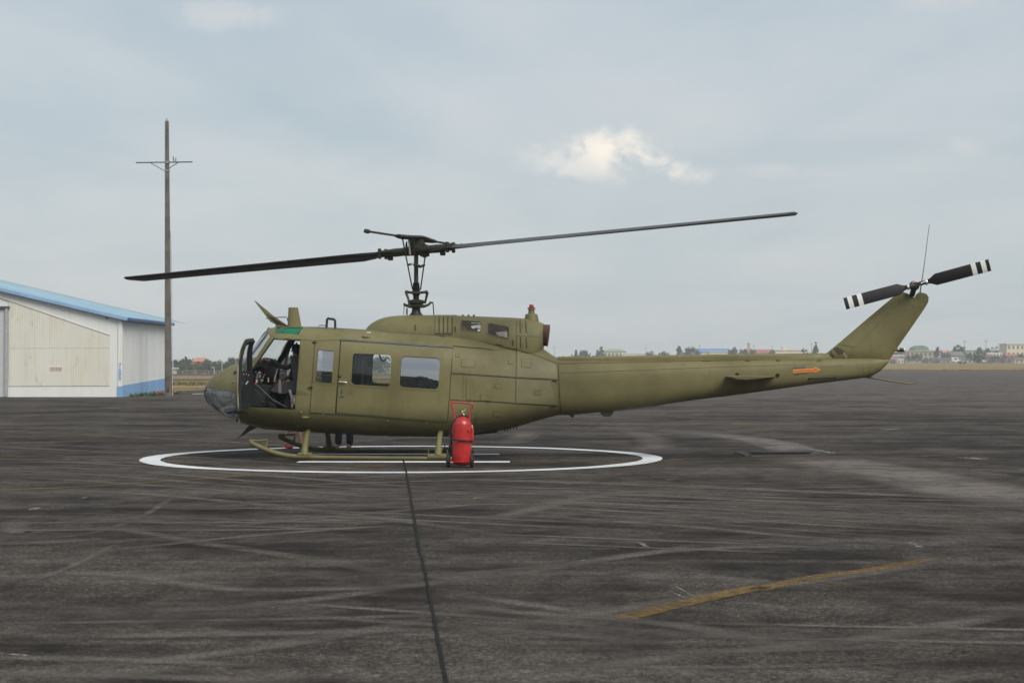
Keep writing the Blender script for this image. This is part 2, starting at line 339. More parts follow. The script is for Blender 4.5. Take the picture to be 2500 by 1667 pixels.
# ------------------------------------------------------------------ terrain and apron
def terrain_z(x,y):
    def ss(a,b,t): t=min(1,max(0,(t-a)/(b-a))); return t*t*(3-2*t)
    left=-2.0*ss(262,330,y); right=1.0*ss(346,440,y)+ .12*math.sin(x*.05)*ss(346,380,y)
    k=ss(-10,25,x-(y-300)*.06)
    return -.03+left*(1-k)+right*k
m=MB(); xs=[-2500,-1500,-600,-300,-200]+list(range(-150,301,10))+[350,420,520,700,1500,2500]
ys=[-400,-50,0,60,120,180,230,255]+list(range(262,460,6))+[500,600,800,1000,1400,2200,3200,4500]
m.add([(x,y,terrain_z(x,y)) for y in ys for x in xs],[(j*len(xs)+i,j*len(xs)+i+1,(j+1)*len(xs)+i+1,(j+1)*len(xs)+i) for j in range(len(ys)-1) for i in range(len(xs)-1)])
tag(m.build('grass_field',GRASS,None,60),kind='structure')
m=MB(); A=[(-300,-150),(300,-150),(300,346),(60,344),(16,343),(14,200),(10,136),(-12,135.5),(-19.6,110),(-40,109),(-300,109)]
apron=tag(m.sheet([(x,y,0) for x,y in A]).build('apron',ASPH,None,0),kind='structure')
def strip(name,D0,D1,x0,x1,mat,z):
    m=MB(); n=24; vs=[]
    for i in range(n+1):
        x=x0+(x1-x0)*i/n; vs+= [(x,D0+.8*math.sin(x*.11),z),(x,D1+.8*math.sin(x*.07+1),z)]
    m.add(vs,[(2*i,2*i+1,2*i+3,2*i+2) for i in range(n)]); return tag(m.build(name,mat,None,0),kind='structure')
strip('taxiway',173,189,-300,16,ROAD,-.012); strip('runway',231,262,-300,16,ROAD,-.010)
# ---- painted marks and joints on the apron (children of the apron sheet)
def ribbon_uv(name,pts,wid,mat,z,parent=apron,n=40,jit=0.):
    P=smoothpath([Vector((p.x,p.y,0)) for p in pts],n); vs=[]; uv=[]; fs=[]
    for i,p in enumerate(P):
        t=(P[min(i+1,n-1)]-P[max(i-1,0)]).normalized(); q=Vector((-t.y,t.x,0))
        ww=(wid if not isinstance(wid,(list,tuple)) else wid[0]+(wid[1]-wid[0])*i/(n-1))
        a=ww/2*(1+random.uniform(-jit,jit)); b=ww/2*(1+random.uniform(-jit,jit))
        vs+=[tuple(p-q*a+Vector((0,0,z))),tuple(p+q*b+Vector((0,0,z)))]; uv+=[(0,i/(n-1)),(1,i/(n-1))]
    for i in range(n-1): fs.append((2*i,2*i+2,2*i+3,2*i+1))
    me=bpy.data.meshes.new(name); me.from_pydata(vs,[],fs); ul=me.uv_layers.new(name='UVMap')
    for pl in me.polygons:
        for li in pl.loop_indices: ul.data[li].uv=uv[me.loops[li].vertex_index]
    return finish(me,name,mat,parent,0)
def gp(*l): return [G(x,y) for x,y in l]
# landing circle: rope-drawn ring, 9.4 m over all
cc=Vector((-1.967,33.65,0)); ro=4.67; ri=4.67-.36; m=MB(); N=160; vs=[]
for k in range(N):
    a=2*math.pi*k/N; r0=ro+.012*math.sin(7*a)+random.uniform(-.008,.008); r1=ri+.015*math.sin(5*a+1)+random.uniform(-.008,.008)
    vs+=[(cc.x+r0*math.cos(a),cc.y+r0*math.sin(a),.009),(cc.x+r1*math.cos(a),cc.y+r1*math.sin(a),.009)]
m.add(vs,[(2*k,(2*k+2)%(2*N),(2*k+3)%(2*N),2*k+1) for k in range(N)])
tag(m.build('landing_circle',LINEW,apron,0),'white painted ring round the helicopter on the apron')
yA=G(985,1128).y; yB=G(985,1109.3).y
for k,(y0,x0,x1) in enumerate(((yA,G(727,1128).x,G(1245,1128).x),(yB,G(745,1109.3).x,G(1219,1110).x))):
    m=MB(); m.sheet([(x0,y0-.24,.009),(x1,y0-.24,.009),(x1,y0+.24,.009),(x0,y0+.24,.009)]); m.build('landing_letter_bar',LINEW,apron,0)
for pts,wd,mt in ((((1520,1509),(1700,1466),(1860,1432)),.20,LINEY),(((1845,1440),(1975,1412),(2120,1392),(2268,1366)),.17,LINEY),(((1940,1417),(2010,1421),(2068,1428)),.16,LINEYF),
        (((-40,1199),(200,1188),(450,1172),(650,1157)),.16,LINEY),(((720,1151),(860,1143),(1000,1131)),.16,LINEYF),
        (((-60,1049),(200,1060),(400,1071),(640,1085)),.17,LINEY),(((640,1085),(760,1096)),.17,LINEYF),(((410,1116.5),(470,1117),(515,1117.5)),.35,LINEY),
        (((1590,1130),(1700,1120),(1850,1121),(2000,1122.5)),.3,LINEYF),(((1788,1031.5),(1815,1035.5)),.4,LINEY),(((1825,1037.5),(1866,1043.5)),.4,LINEYF),
        (((2024,1036.5),(2064,1036)),.9,LINEYF),(((2130,1118),(2200,1115.5)),.25,LINEYF),(((2200,1115),(2440,1106)),.2,LINEYF),(((1260,1129),(1420,1125),(1580,1118)),.5,LINEYF),
        (((-20,1111),(220,1117),(330,1119)),.3,LINEYF)):
    ribbon_uv('yellow_line',gp(*pts),wd,mt,.005,n=24,jit=.08)
for pts,wd in ((((2242,988),(2300,987)),.7),(((2155,992),(2200,991)),.7),(((1975,1096),(2034,1106)),.16),(((2350,1117),(2400,1121)),.3),(((2108,1124.5),(2128,1124)),.25),
        (((2160,1049),(2190,1047)),.3),(((2222,1324),(2246,1336)),.07),(((1155,1217),(1190,1212.5)),.05),(((1630,1235),(1652,1233.5)),.06),(((1562,1324),(1580,1336)),.05),(((1415,1369),(1428,1368)),.05),
        (((1632,1442),(1675,1462)),.012),(((1650,1432),(1690,1455)),.010),(((255,996),(275,996.5)),1.1),(((225,997),(256,996.5)),.25),(((-10,1595),(65,1601)),.022),(((478,946.5),(495,943.5)),.7),(((434,952.5),(455,950.5)),.8),
        (((1628,1170.5),(1645,1171)),.12),(((1385,1183),(1393,1182.5)),.12),(((75,1245),(95,1240)),.06),(((190,1220),(210,1214)),.07)):
    ribbon_uv('paint_flake',gp(*pts),wd,LINEWF,.0062,n=8,jit=.25)
ribbon_uv('pavement_joint',gp((985,1126),(991,1150),(1000,1200),(1012,1270),(1025,1352)),.028,TAR,.010,n=160,jit=.22)
ribbon_uv('pavement_joint',gp((1028,1354),(1040,1410),(1056,1490),(1073,1580),(1092,1680)),.022,TAR,.010,n=160,jit=.25)
ribbon_uv('pavement_joint',gp((700,1324),(1000,1322),(1300,1323),(1640,1326)),.012,TAR,.0075,n=120,jit=.6)
ribbon_uv('pavement_joint',gp((-20,1331),(200,1329.5),(420,1328)),.014,TAR,.0075,n=80,jit=.6)
# long wheel tracks, each a thin film of scuffed dust
TR=[(((1900,1108),(2050,1132),(2250,1170),(2420,1205),(2600,1246)),2.0,DUST),(((1560,1045),(1750,1062),(1900,1085),(1990,1118)),1.2,DUST),
 (((1500,1040),(1590,1070),(1600,1088),(1540,1108),(1460,1120)),.9,TYRE),(((1290,1045),(1280,1065),(1235,1088)),.8,TYRE),
 (((1100,1285),(1300,1244),(1420,1215),(1700,1190)),.4,TYRE),(((900,1205),(1300,1222),(1800,1245),(2560,1272)),.42,TYRE),(((1150,1182),(1500,1205),(2000,1228),(2560,1250)),.36,TYRE),
 (((1000,1167),(1500,1180),(2100,1205),(2560,1222)),.42,TYRE),(((1060,1430),(1330,1390),(1640,1345),(1900,1334),(2200,1345)),.30,TYRE),(((900,1420),(1200,1395),(1500,1362),(1760,1322)),.26,TYRE),
 (((1040,1440),(1250,1470),(1450,1500),(1700,1535),(2050,1600)),.26,TYRE),(((960,1570),(1250,1530),(1500,1490),(1750,1450),(2080,1405),(2340,1362)),.30,TYRE),(((1080,1475),(1300,1498),(1600,1520),(1900,1560)),.24,TYRE),
 (((-40,1300),(200,1290),(520,1330),(800,1372),(1060,1420)),.3,TYRE),(((-40,1390),(300,1405),(620,1440),(900,1436),(1250,1395)),.32,TYRE),(((180,1490),(420,1490),(700,1470),(1000,1430)),.28,TYRE),
 (((80,1320),(230,1300),(330,1268),(420,1215)),.12,TYRE),(((20,1440),(180,1380),(300,1320)),.10,TYRE),(((60,1265),(40,1280),(60,1300),(160,1290)),.35,TYRE),(((-30,1330),(120,1325),(300,1315)),.16,TYRE),
 (((-40,1130),(260,1128),(420,1134),(600,1148)),.34,TYRE),(((-40,1090),(200,1100),(330,1110)),.36,TYRE),(((-40,1160),(300,1180),(700,1210),(1100,1240)),.34,TYRE),(((-40,1185),(400,1210),(900,1262),(1300,1315)),.30,TYRE),
 (((400,1300),(800,1262),(1300,1220)),.26,TYRE),(((250,1345),(650,1305),(1000,1280)),.22,TYRE),(((1250,1660),(1600,1610),(2100,1560),(2560,1480)),.3,TYRE),(((100,1640),(500,1600),(900,1540),(1100,1500)),.26,TYRE),
 (((-40,1230),(500,1248),(1000,1262)),.5,TYRED),(((1150,1268),(1500,1285),(2000,1330)),.5,TYRED),(((1720,1455),(1950,1440),(2150,1430)),.5,TYRED),(((-30,1010),(300,1003),(560,1012)),3.,TYRED),(((420,1335),(700,1342),(850,1352)),.3,TYRED)]
rt=random.Random(11)
for i in range(9):   # a family of near parallel turns on the right, and one on the left
    d=rt.uniform(-3,3); TR.append((((880+40*i,1163+11*i+d),(1400+30*i,1180+12.5*i+d),(2000,1203+13.5*i+d),(2620,1228+15*i+d)),rt.uniform(.13,.30),TYRE))
for i in range(8):
    d=rt.uniform(-3,3); TR.append((((-80,1052+13*i+d),(300,1066+14*i+d),(620,1082+15.5*i+d),(980+40*i,1112+18*i+d)),rt.uniform(.16,.34),TYRE))
for k in range(16):
    y0=rt.choice([1190,1215,1240,1270,1310,1350,1400,1460,1530,1600])+rt.uniform(-15,15); x0=rt.uniform(-200,1700); ln=rt.uniform(600,1500); sl=rt.uniform(-.10,.10)*(y0-1000)/260; cv=rt.uniform(-.03,.03)*(y0-1000)/3
    for q in (0,1): TR.append(([(x0+ln*i/4+q*30,y0+sl*ln*i/4*.5+cv*math.sin(math.pi*i/4)+q*(y0-1000)*.065) for i in range(5)],rt.uniform(.14,.26),TYRE))
for k,(pts,wd,mt) in enumerate(TR): ribbon_uv('wheel_track',gp(*pts),wd*1.1,mt,.0028+.00004*k,n=48)
# service pit lids in the apron
for pts in (((1805,1105),(1830,1114),(1985,1112),(1998,1104)),):
    m=MB(); P=gp(*pts); m.sheet([(p.x,p.y,.0105) for p in P]); tag(m.build('pit_cover',plain('pit_cover_steel',(.014,.0125,.012),.95,0,.3,3,spec=.04),apron,0),'dark recessed pit cover with pale kerb')
    for a,b in ((0,1),(1,2),(2,3)):
        m=MB(); m.bar((P[a].x,P[a].y,.012),(P[b].x,P[b].y,.012),.16,.022); m.build('pit_kerb',plain('pit_kerb_concrete',(.09,.082,.075),.95,0,.2,4,spec=.05),apron,0)
# ------------------------------------------------------------------ helicopter: skins
heli=empty('helicopter',(0,0,0),0,'olive drab military helicopter standing on skids inside the white ring','helicopter')
heli.matrix_world=HM
def sring(x,zt,zb,hw,zm,nu,nl,n):
    r=[]
    for k in range(n):
        t=2*math.pi*k/n; c,s=math.cos(t),math.sin(t)
        e=nu if s>=0 else nl
        yy=hw*math.copysign(abs(c)**(2/e),c); zz_=zm+((zt-zm)*abs(s)**(2/e) if s>=0 else -(zm-zb)*abs(s)**(2/e))
        r.append(Vector((x,yy,zz_)))
    return r
def skin_table(rows,step,n):
    """rows: px, top py, bottom py, half width m, widest py, upper and lower exponent"""
    X=[L(r[0],900).x for r in rows]
    col=lambda i:[r[i] for r in rows]
    zt=[L(r[0],r[1]).z for r in rows]; zb=[L(r[0],r[2]).z for r in rows]; zm=[L(r[0],r[4]).z for r in rows]
    xs=[X[0]]
    # denser where the profile bends quickly
    q=np.unique(np.concatenate([np.arange(X[0],X[-1],step),np.array(X)]))
    q=q[np.concatenate([[True],np.diff(q)>step*.25])]
    T=[pchip(X,v,q) for v in (zt,zb,col(3),zm,col(5),col(6))]
    return [sring(float(q[i]),*[float(t[i]) for t in T],n) for i in range(len(q))]
HULL=[(501.2,957,959,.012,958,2,2),(502.5,949,967,.13,958,2,2),(506,940,976,.25,958,2,2),(513,931,986,.37,958,2.05,2.05),(524,919,997,.51,959,2.1,2.1),(540,907,1008,.66,960,2.2,2.2),
 (560,896.5,1018,.81,963,2.3,2.3),(580,887,1023,.93,967,2.35,2.4),(600,880,1028,1.02,970,2.4,2.5),(612,866,1031,1.06,972,2.45,2.5),(630,842,1035,1.11,974,2.6,2.5),(646,820,1038,1.145,976,2.75,2.5),(656,806.5,1040,1.165,977,2.9,2.5),
 (668,800.5,1042,1.18,978,3.1,2.5),(690,798.5,1045,1.205,978,3.7,2.5),(720,797.5,1049,1.225,978,4.1,2.5),(780,798.5,1055,1.245,979,4.5,2.5),(866,803,1060,1.25,980,4.6,2.5),(955,808.5,1063.5,1.25,982,4.6,2.5),
 (1040,813.5,1065,1.25,984,4.5,2.45),(1100,817,1065,1.235,985,4.1,2.4),(1160,822,1059.5,1.15,983,3.4,2.3),(1215,830,1052,1.0,980,2.7,2.25),(1260,838,1042,.86,974,2.55,2.2),(1300,846,1030,.70,966,2.45,2.2),(1330,854,1022,.58,960,2.4,2.25),
 (1345,864.5,1017.5,.52,955,2.5,2.35),(1357,872,1014.5,.475,950,2.6,2.45),(1364,878,1013,.45,947,2.7,2.6)]
RN=88
hull_rings=skin_table(HULL,.055,RN)
mh=MB(); mh.loft(hull_rings)
BOOM=[(1364,877,1013,.445,947,2.7,2.7),(1373,879,1013,.44,947,2.7,2.7),(1465,880,1006.5,.41,944,2.7,2.7),(1574,880,995,.365,938,2.7,2.7),(1675,879,979,.325,930,2.7,2.7),(1800,877,963.5,.28,921,2.6,2.6),(1898,876,950,.24,914,2.6,2.6),
 (1996,875,936.5,.20,907,2.5,2.5),(2080,874,926,.165,902,2.5,2.5),(2113,873.5,921.5,.15,899,2.5,2.4),(2129,873.5,917.5,.135,896,2.4,2.3),(2148,874,906,.105,891,2.3,2.2),(2163,875.5,892,.065,884.5,2.1,2.1),(2171,877.5,881,.025,879.5,2,2)]
boom_rings=skin_table(BOOM,.12,56); mb_=MB(); mb_.loft(boom_rings)
COWLF=[(893,807,840,.10,826,2.2,2),(896,801,842,.21,826,2.3,2),(903,793.5,845,.33,827,2.4,2),(913,786.5,850,.42,828,2.5,2),(925,780.5,850,.49,829,2.6,2),(945,774.2,850,.56,830,2.7,2),(981,770.3,850,.61,832,2.8,2),(1020,769.4,850,.63,834,2.9,2),(1068,769.3,850,.63,836,2.9,2)]
COWLA=[(1068,768.8,850,.632,836,2.9,2),(1114,768.8,855,.632,838,2.9,2)]
COWLE=[(1114,770.2,858,.625,840,2.9,2),(1160,772,865,.62,842,2.8,2),(1215,774,875,.60,846,2.7,2),(1260,776,880,.56,848,2.6,2),(1285,778,885,.50,856,2.5,2),(1305,782.5,888,.42,856,2.3,2.1),(1320,787,868,.33,838,2.1,2.1),(1327,789.5,852,.255,822,2,2)]
mcf=MB().loft(skin_table(COWLF,.06,56)); mca=MB().loft(skin_table(COWLA,.08,56)); mce=MB().loft(skin_table(COWLE,.07,56))
# tail fin: cambered plate with a rounded leading edge
FIN=[(1998,876),(2010,868),(2021,859.5),(2046.4,838.7),(2080,810),(2115,780),(2155,746.5),(2194.5,713.5),(2205,713),(2216,716.5),(2226,724),(2233,726),(2237,718.5),(2241,715),(2249,713.5),(2262,717.5),(2267.5,726),(2266,738),(2257.5,752.6),(2225,800),(2191,848.5),(2171.6,878),(2164,888),(2120,890),(2050,886)]
def inside(p,poly):
    c=False
    for (x0,y0),(x1,y1) in zip(poly,poly[1:]+poly[:1]):
        if (y0>p[1])!=(y1>p[1]) and p[0]<(x1-x0)*(p[1]-y0)/(y1-y0)+x0: c=not c
    return c
def edist(p,poly):
    b=1e9
    for (x0,y0),(x1,y1) in zip(poly,poly[1:]+poly[:1]):
        dx_,dy_=x1-x0,y1-y0; l2=dx_*dx_+dy_*dy_ or 1e-9
        t=max(0,min(1,((p[0]-x0)*dx_+(p[1]-y0)*dy_)/l2)); b=min(b,math.hypot(p[0]-x0-t*dx_,p[1]-y0-t*dy_))
    return b
def grid2d(outer,holes=(),cell=8.):
    """triangulated 2-D region (in picture px) cut along a lattice; returns verts, faces"""
    bm=bmesh.new(); es=[]
    for loop in [outer]+list(holes):
        vs=[bm.verts.new((x,y,0)) for x,y in loop]
        es+=[bm.edges.new((vs[i],vs[(i+1)%len(vs)])) for i in range(len(vs))]
    bmesh.ops.triangle_fill(bm,use_beauty=True,use_dissolve=False,edges=es)
    x0=min(p[0] for p in outer); x1=max(p[0] for p in outer); y0=min(p[1] for p in outer); y1=max(p[1] for p in outer)
    for lo,hi,ax in ((x0,x1,0),(y0,y1,1)):
        k=lo+cell
        while k<hi-.2*cell:
            co=(k,0,0) if ax==0 else (0,k,0); no=(1,0,0) if ax==0 else (0,1,0)
            bmesh.ops.bisect_plane(bm,geom=bm.verts[:]+bm.edges[:]+bm.faces[:],plane_co=co,plane_no=no,dist=1e-5); k+=cell
    bm.verts.index_update(); v=[(p.co.x,p.co.y) for p in bm.verts]; f=[tuple(q.index for q in fc.verts) for fc in bm.faces]
    bm.free(); return v,f
def fin_mesh():
    v,f=grid2d(FIN,(),9.); m=MB(); n=len(v); vs=[[],[]]
    for p in v:
        d=edist(p,FIN); base=max(0,min(1,(p[1]-714)/170)); T=.030+.065*base
        t=T*math.sqrt(min(1,d/26)) if d>.3 else .004
        q=L(p[0],p[1],0); vs[0].append((q.x,-t,q.z)); vs[1].append((q.x,t,q.z))
    m.add(vs[0]+vs[1],f+[tuple(i+n for i in reversed(q)) for q in f])
    cnt={}
    for q in f:
        for a,b in zip(q,q[1:]+q[:1]): cnt[(a,b)]=1
    for (a,b) in cnt:
        if (b,a) not in cnt: m.f.append((b,a,a+n,b+n))
    return m
mfin=fin_mesh()
def bvh_of(*ms):
    V=[];Fc=[]
    for m in ms:
        b=len(V); V+=[Vector(v) for v in m.v]; Fc+=[tuple(i+b for i in f) for f in m.f]
    return BVHTree.FromPolygons(V,Fc)
BH=bvh_of(mh); BALL=bvh_of(mh,mb_,mcf,mca,mce,mfin)
def hit(px,py,bv=None):
    d=lray(px,py); loc,no,idx,ds=(bv or BALL).ray_cast(LC,d)
    if loc is None:
        p=L(px,py,-.6); loc,no,idx,ds=(bv or BALL).find_nearest(p)
    if no.dot(d)>0: no=-no
    return loc,no
# ---- smooth normals taken from the uncut skin
hv=[Vector(v) for v in mh.v]; hn=[Vector((0,0,0)) for _ in hv]
for f in mh.f:
    if len(f)>8: continue
    a,b,c=hv[f[0]],hv[f[1]],hv[f[2]]; no=(b-a).cross(hv[f[3]]-a if len(f)>3 else c-a)
    for i in f: hn[i]+=no
hn=[n.normalized() if n.length>1e-9 else Vector((-1,0,0)) for n in hn]
if hn[len(hn)//2].dot(hv[len(hv)//2]-Vector((hv[len(hv)//2].x,0,1.4)))<0: hn=[-n for n in hn]
def skin_normal(p):
    loc,no,idx,d=BH.find_nearest(p)
    f=mh.f[idx]
    if len(f)>8: return no,d
    w=poly_3d_calc([hv[i] for i in f],loc)
    n=Vector((0,0,0))
    for i,k in zip(f,w): n+=hn[i]*k
    return n.normalized(),d
def set_skin_normals(me):
    nrm=[None]*len(me.loops); cache={}
    for p in me.polygons:
        p.use_smooth=True
        for li in p.loop_indices:
            vi=me.loops[li].vertex_index
            if vi not in cache: cache[vi]=skin_normal(me.vertices[vi].co)[0]
            n=cache[vi]; d=n.dot(p.normal); nrm[li]=n if d>.7 else (-n if d<-.7 else p.normal)
    me.normals_split_custom_set([tuple(n) for n in nrm])
def prism_cut(poly,y0,y1,plane=None):
    """cutter: side-view polygon in picture px pushed through y0..y1 (and its mirror when called with -y)"""
    pts=[]
    for x,y in poly:
        p=L(x,y,plane) if plane is not None else hit(x,y,BH)[0]
        pts.append((p.x,p.z))
    return pts
def cutter_obj(pts,y0,y1):
    m=MB(); m.prism([(x,y0,z) for x,z in pts],[(x,y1,z) for x,z in pts]); return m.build('cutter',GAP,None,0)
DOOR=[(667.5,827),(700,828.2),(733,830),(731.5,850),(728,893),(719.5,1000),(660,996),(607.5,992.5),(606.2,950),(606.8,914)]
WIN1=[(867,863.5),(947.5,866),(953,868.5),(956,875),(953.5,936),(950,942),(945,943.7),(866,938.8),(860,935.5),(857.7,929.7),(861.5,871),(863.5,865.5)]
WIN2=[(988.3,869.7),(1065,874),(1072,877),(1074.8,883),(1070.8,941),(1068,947.5),(1062.3,950),(984.5,945),(978,941.5),(976,936),(979.4,878.7),(982,872.5)]
PWIN=[(778,854),(814,856.5),(815.5,858.5),(810,934.5),(808,936),(772.5,932.5),(770.5,930.5),(776.5,855.5)]
CHINP=[(495,946),(530,949),(588,956.5),(590,1000),(590,1013),(585,1035),(530,1030),(500,1000),(490,960)]
WSH=[(578,885),(603,910),(632,864),(657,822),(640,803),(610,800),(560,872)]
ROOFW=[(665,797),(735,798),(736,803),(732.5,817),(700,815.5),(673,814)]
CUTS=[(DOOR,None,.45),(WIN1,None,.6),(WIN2,None,.6),(PWIN,None,.6),(CHINP,-.6,.07),(WSH,-1.0,.035),(ROOFW,-.9,.28)]
cutpts=[(prism_cut(p,0,0,pl),yin) for p,pl,yin in CUTS]
cutters=[]
for pts,yin in cutpts:
    cutters+=[cutter_obj(pts,-2.2,-yin),cutter_obj(pts,yin,2.2)]
cc_=bpy.data.collections.new('cutters')
for o in cutters: cc_.objects.link(o)
def evaluated(o,name):
    dg=bpy.context.evaluated_depsgraph_get(); dg.update()
    return bpy.data.meshes.new_from_object(o.evaluated_get(dg),depsgraph=dg)
tmp=mh.build('hull_tmp',OLIVE,None,0)
sm=tmp.modifiers.new('s','SOLIDIFY'); sm.thickness=.03; sm.offset=-1
bo=tmp.modifiers.new('b','BOOLEAN'); bo.operation='DIFFERENCE'; bo.solver='EXACT'; bo.operand_type='COLLECTION'; bo.collection=cc_
me=evaluated(tmp,'fuselage'); me.name='fuselage'; me.materials.clear()
me.materials.append(OLIVE); me.materials.append(DKGREY)
for p in me.polygons:
    n,d=skin_normal(p.center); p.material_index=0 if (d<.004 and n.dot(p.normal)>.3) or d<.012 else 1
set_skin_normals(me)
fus=bpy.data.objects.new('fuselage',me); COL.objects.link(fus); fus.parent=heli
# glazing: the same skin, thinner, kept only inside the openings
gm=MB(); gm.v=[tuple(v-n*.010) for v,n in zip(hv,hn)]; gm.f=mh.f
gt=gm.build('glass_tmp',CLEAR,None,0); s2=gt.modifiers.new('s','SOLIDIFY'); s2.thickness=.005; s2.offset=-1
b2=gt.modifiers.new('b','BOOLEAN'); b2.operation='INTERSECT'; b2.solver='EXACT'; b2.operand_type='OBJECT'
GL=[('windshield',5,CLEAR),('chin_window',4,CHIN),('roof_window',6,GREENG),('cabin_window',1,CABWIN),('cabin_window',2,FILM),('cabin_window',3,FILM)]
panes={}
for nm,ci,mt in GL:
    for sd in (0,1):
        b2.object=cutters[ci*2+sd]; gme=evaluated(gt,nm); gme.name=nm; gme.materials.clear(); gme.materials.append(mt)
        if len(gme.polygons)==0: continue
        for p in gme.polygons: p.material_index=0
        set_skin_normals(gme); o=bpy.data.objects.new(nm,gme); COL.objects.link(o); o.parent=heli; panes[(ci,sd)]=o
for o in cutters+[tmp,gt]: bpy.data.objects.remove(o)
bpy.data.collections.remove(cc_)
mb_.build('tail_boom',OLIVE,heli,40); fin=mfin.build('tail_fin',OLIVE,heli,40)
mcf.build('transmission_cowling',OLIVE,heli,50); acowl=mca.build('louvre_cowling',OLIVE,heli,50); ecowl=mce.build('engine_cowling',OLIVE,heli,50)
# ---- patches that lie on the skin
def patch(name,outer,holes,mat,parent=heli,off=.006,thick=.010,cell=9.,bv=None,smooth=40):
    v,f=grid2d(outer,holes,cell); m=MB(); n=len(v); A=[];B=[]
    for p in v:
        loc,no=hit(p[0],p[1],bv); A.append(loc+no*off); B.append(loc+no*(off-thick))
    if thick<=0: m.add(A,f); return m.build(name,mat,parent,smooth,False)
    m.add(A+B,f+[tuple(i+n for i in reversed(q)) for q in f]); cnt=set()
    for q in f:
        for a,b in zip(q,q[1:]+q[:1]): cnt.add((a,b))
    for (a,b) in cnt:
        if (b,a) not in cnt: m.f.append((b,a,a+n,b+n))
    return m.build(name,mat,parent,smooth)
def line(name,pts,wid,mat,parent=heli,off=.004,step=7.,bv=None,closed=False):
    if closed: pts=list(pts)+[pts[0]]
    P=[]
    for (x0,y0),(x1,y1) in zip(pts,pts[1:]):
        k=max(1,int(math.hypot(x1-x0,y1-y0)/step))
        P+=[(x0+(x1-x0)*i/k,y0+(y1-y0)*i/k) for i in range(k)]
    P.append(pts[-1]); H=[hit(x,y,bv) for x,y in P]; m=MB(); vs=[]
    for i,(p,no) in enumerate(H):
        t=(H[min(i+1,len(H)-1)][0]-H[max(i-1,0)][0]).normalized(); q=no.cross(t).normalized()*wid/2
        vs+=[p+no*off-q,p+no*off+q]
    m.add(vs,[(2*i,2*i+1,2*i+3,2*i+2) for i in range(len(P)-1)])
    return m.build(name,mat,parent,0,False)
def text2d(txt,size=1.,align='LEFT',bold=0.):
    cu=bpy.data.curves.new('t','FONT'); cu.body=txt; cu.size=size; cu.align_x=align; cu.space_line=.95; cu.offset=bold
    o=bpy.data.objects.new('t',cu); COL.objects.link(o); me=evaluated(o,'t'); bpy.data.objects.remove(o)
    v=[(p.co.x,p.co.y) for p in me.vertices]; f=[tuple(p.vertices) for p in me.polygons]; bpy.data.meshes.remove(me); return v,f
def stencil(name,txt,px,py,hpx,mat,ang=0.,off=.0065,parent=heli,sx=1.,shear=0.):
    v,f=text2d(txt,hpx/.7); m=MB(); c,s=math.cos(R(ang)),math.sin(R(ang)); vs=[]
    for x,y in v:
        X=x*sx; Y=-y; loc,no=hit(px+X*c-Y*s,py+X*s+Y*c); vs.append(loc+no*off)
    m.add(vs,f); return m.build(name,mat,parent,0,False)
# ---- cabin side
def inset(poly,d):
    cx=sum(p[0] for p in poly)/len(poly); cy=sum(p[1] for p in poly)/len(poly)
    return [(p[0]+(cx-p[0])*d/abs(math.hypot(p[0]-cx,p[1]-cy)),p[1]+(cy-p[1])*d/abs(math.hypot(p[0]-cx,p[1]-cy))) for p in poly]
CD=[(833,832.5),(920,838),(1010,843.5),(1104.5,850),(1099,930),(1091,1027.5),(1000,1021.5),(900,1012.5),(822,1007)]
door=patch('cargo_door',CD,[inset(WIN1,-.5),inset(WIN2,-.5)],OLIVE,heli,.012,.016,10.,BH)
for wpoly,ci in ((WIN1,1),(WIN2,2)):
    bpy.data.objects.remove(panes[(ci,0)]); o=patch('cabin_window',inset(wpoly,-1.),(),CABWIN if ci==1 else FILM,door,-.004,.005,6.,BH); set_skin_normals(o.data)
    patch('window_frame',inset(wpoly,-5.5),[inset(wpoly,0.3)],OLIVE,door,.019,.006,9.,BH)
hp=patch('hinged_panel',[(770,834.5),(830,831.5),(829,860),(817.5,1009.5),(757.5,1005.5)],[inset(PWIN,-.4)],OLIVE,heli,.010,.014,10.,BH); bpy.data.objects.remove(panes[(3,0)]); o=patch('cabin_window',inset(PWIN,-1.),(),FILM,hp,-.004,.005,6.,BH); set_skin_normals(o.data)
patch('window_frame',inset(PWIN,-3.5),[inset(PWIN,.3)],OLIVE,hp,.015,.005,9.,BH)
line('door_gap',[(831.7,831),(831,850),(819.5,1008)],.022,GAP,heli,.0045,bv=BH)
line('door_track',[(831,829.8),(920,836),(1010,842),(1106,848.3)],.034,TRACK,heli,.016,bv=BH)
line('door_track',[(831,832.6),(920,838.6),(1010,844.6),(1106,851)],.010,GAP,heli,.014,bv=BH)
line('roof_edge_strip',[(751,799.5),(820,802.3),(894,806.8),(1000,814.2),(1106,821.5)],.030,TRACK,heli,.010,bv=BH)
line('door_sill',[(756,1008),(819,1011.5),(900,1016.5),(1000,1025.5),(1092,1031.5)],.012,SEAM,heli,.006,bv=BH)
line('sill_flange',[(822,1004.6),(900,1010.2),(1000,1019),(1088,1024.6)],.014,OLIVE,heli,.022,bv=BH)
line('panel_seam',[(769.4,833.5),(763,920),(756.4,1007)],.011,GAP,heli,.0045,bv=BH)
line('panel_seam',[(1106,851),(1100,930),(1092.5,1029)],.010,GAP,heli,.0045,bv=BH)
line('panel_seam',[(734,829),(770,832),(831,830)],.007,SEAM,heli,.005,bv=BH)
line('panel_seam',[(734.5,830),(729,893),(720,1002)],.008,SEAM,heli,.005,bv=BH)
line('panel_seam',[(757,932),(818,937)],.006,SEAM,hp,.0135,bv=BH)
line('panel_seam',[(1092.5,1030),(1150,1033.5),(1200,1034)],.007,SEAM,heli,.005,bv=BH)
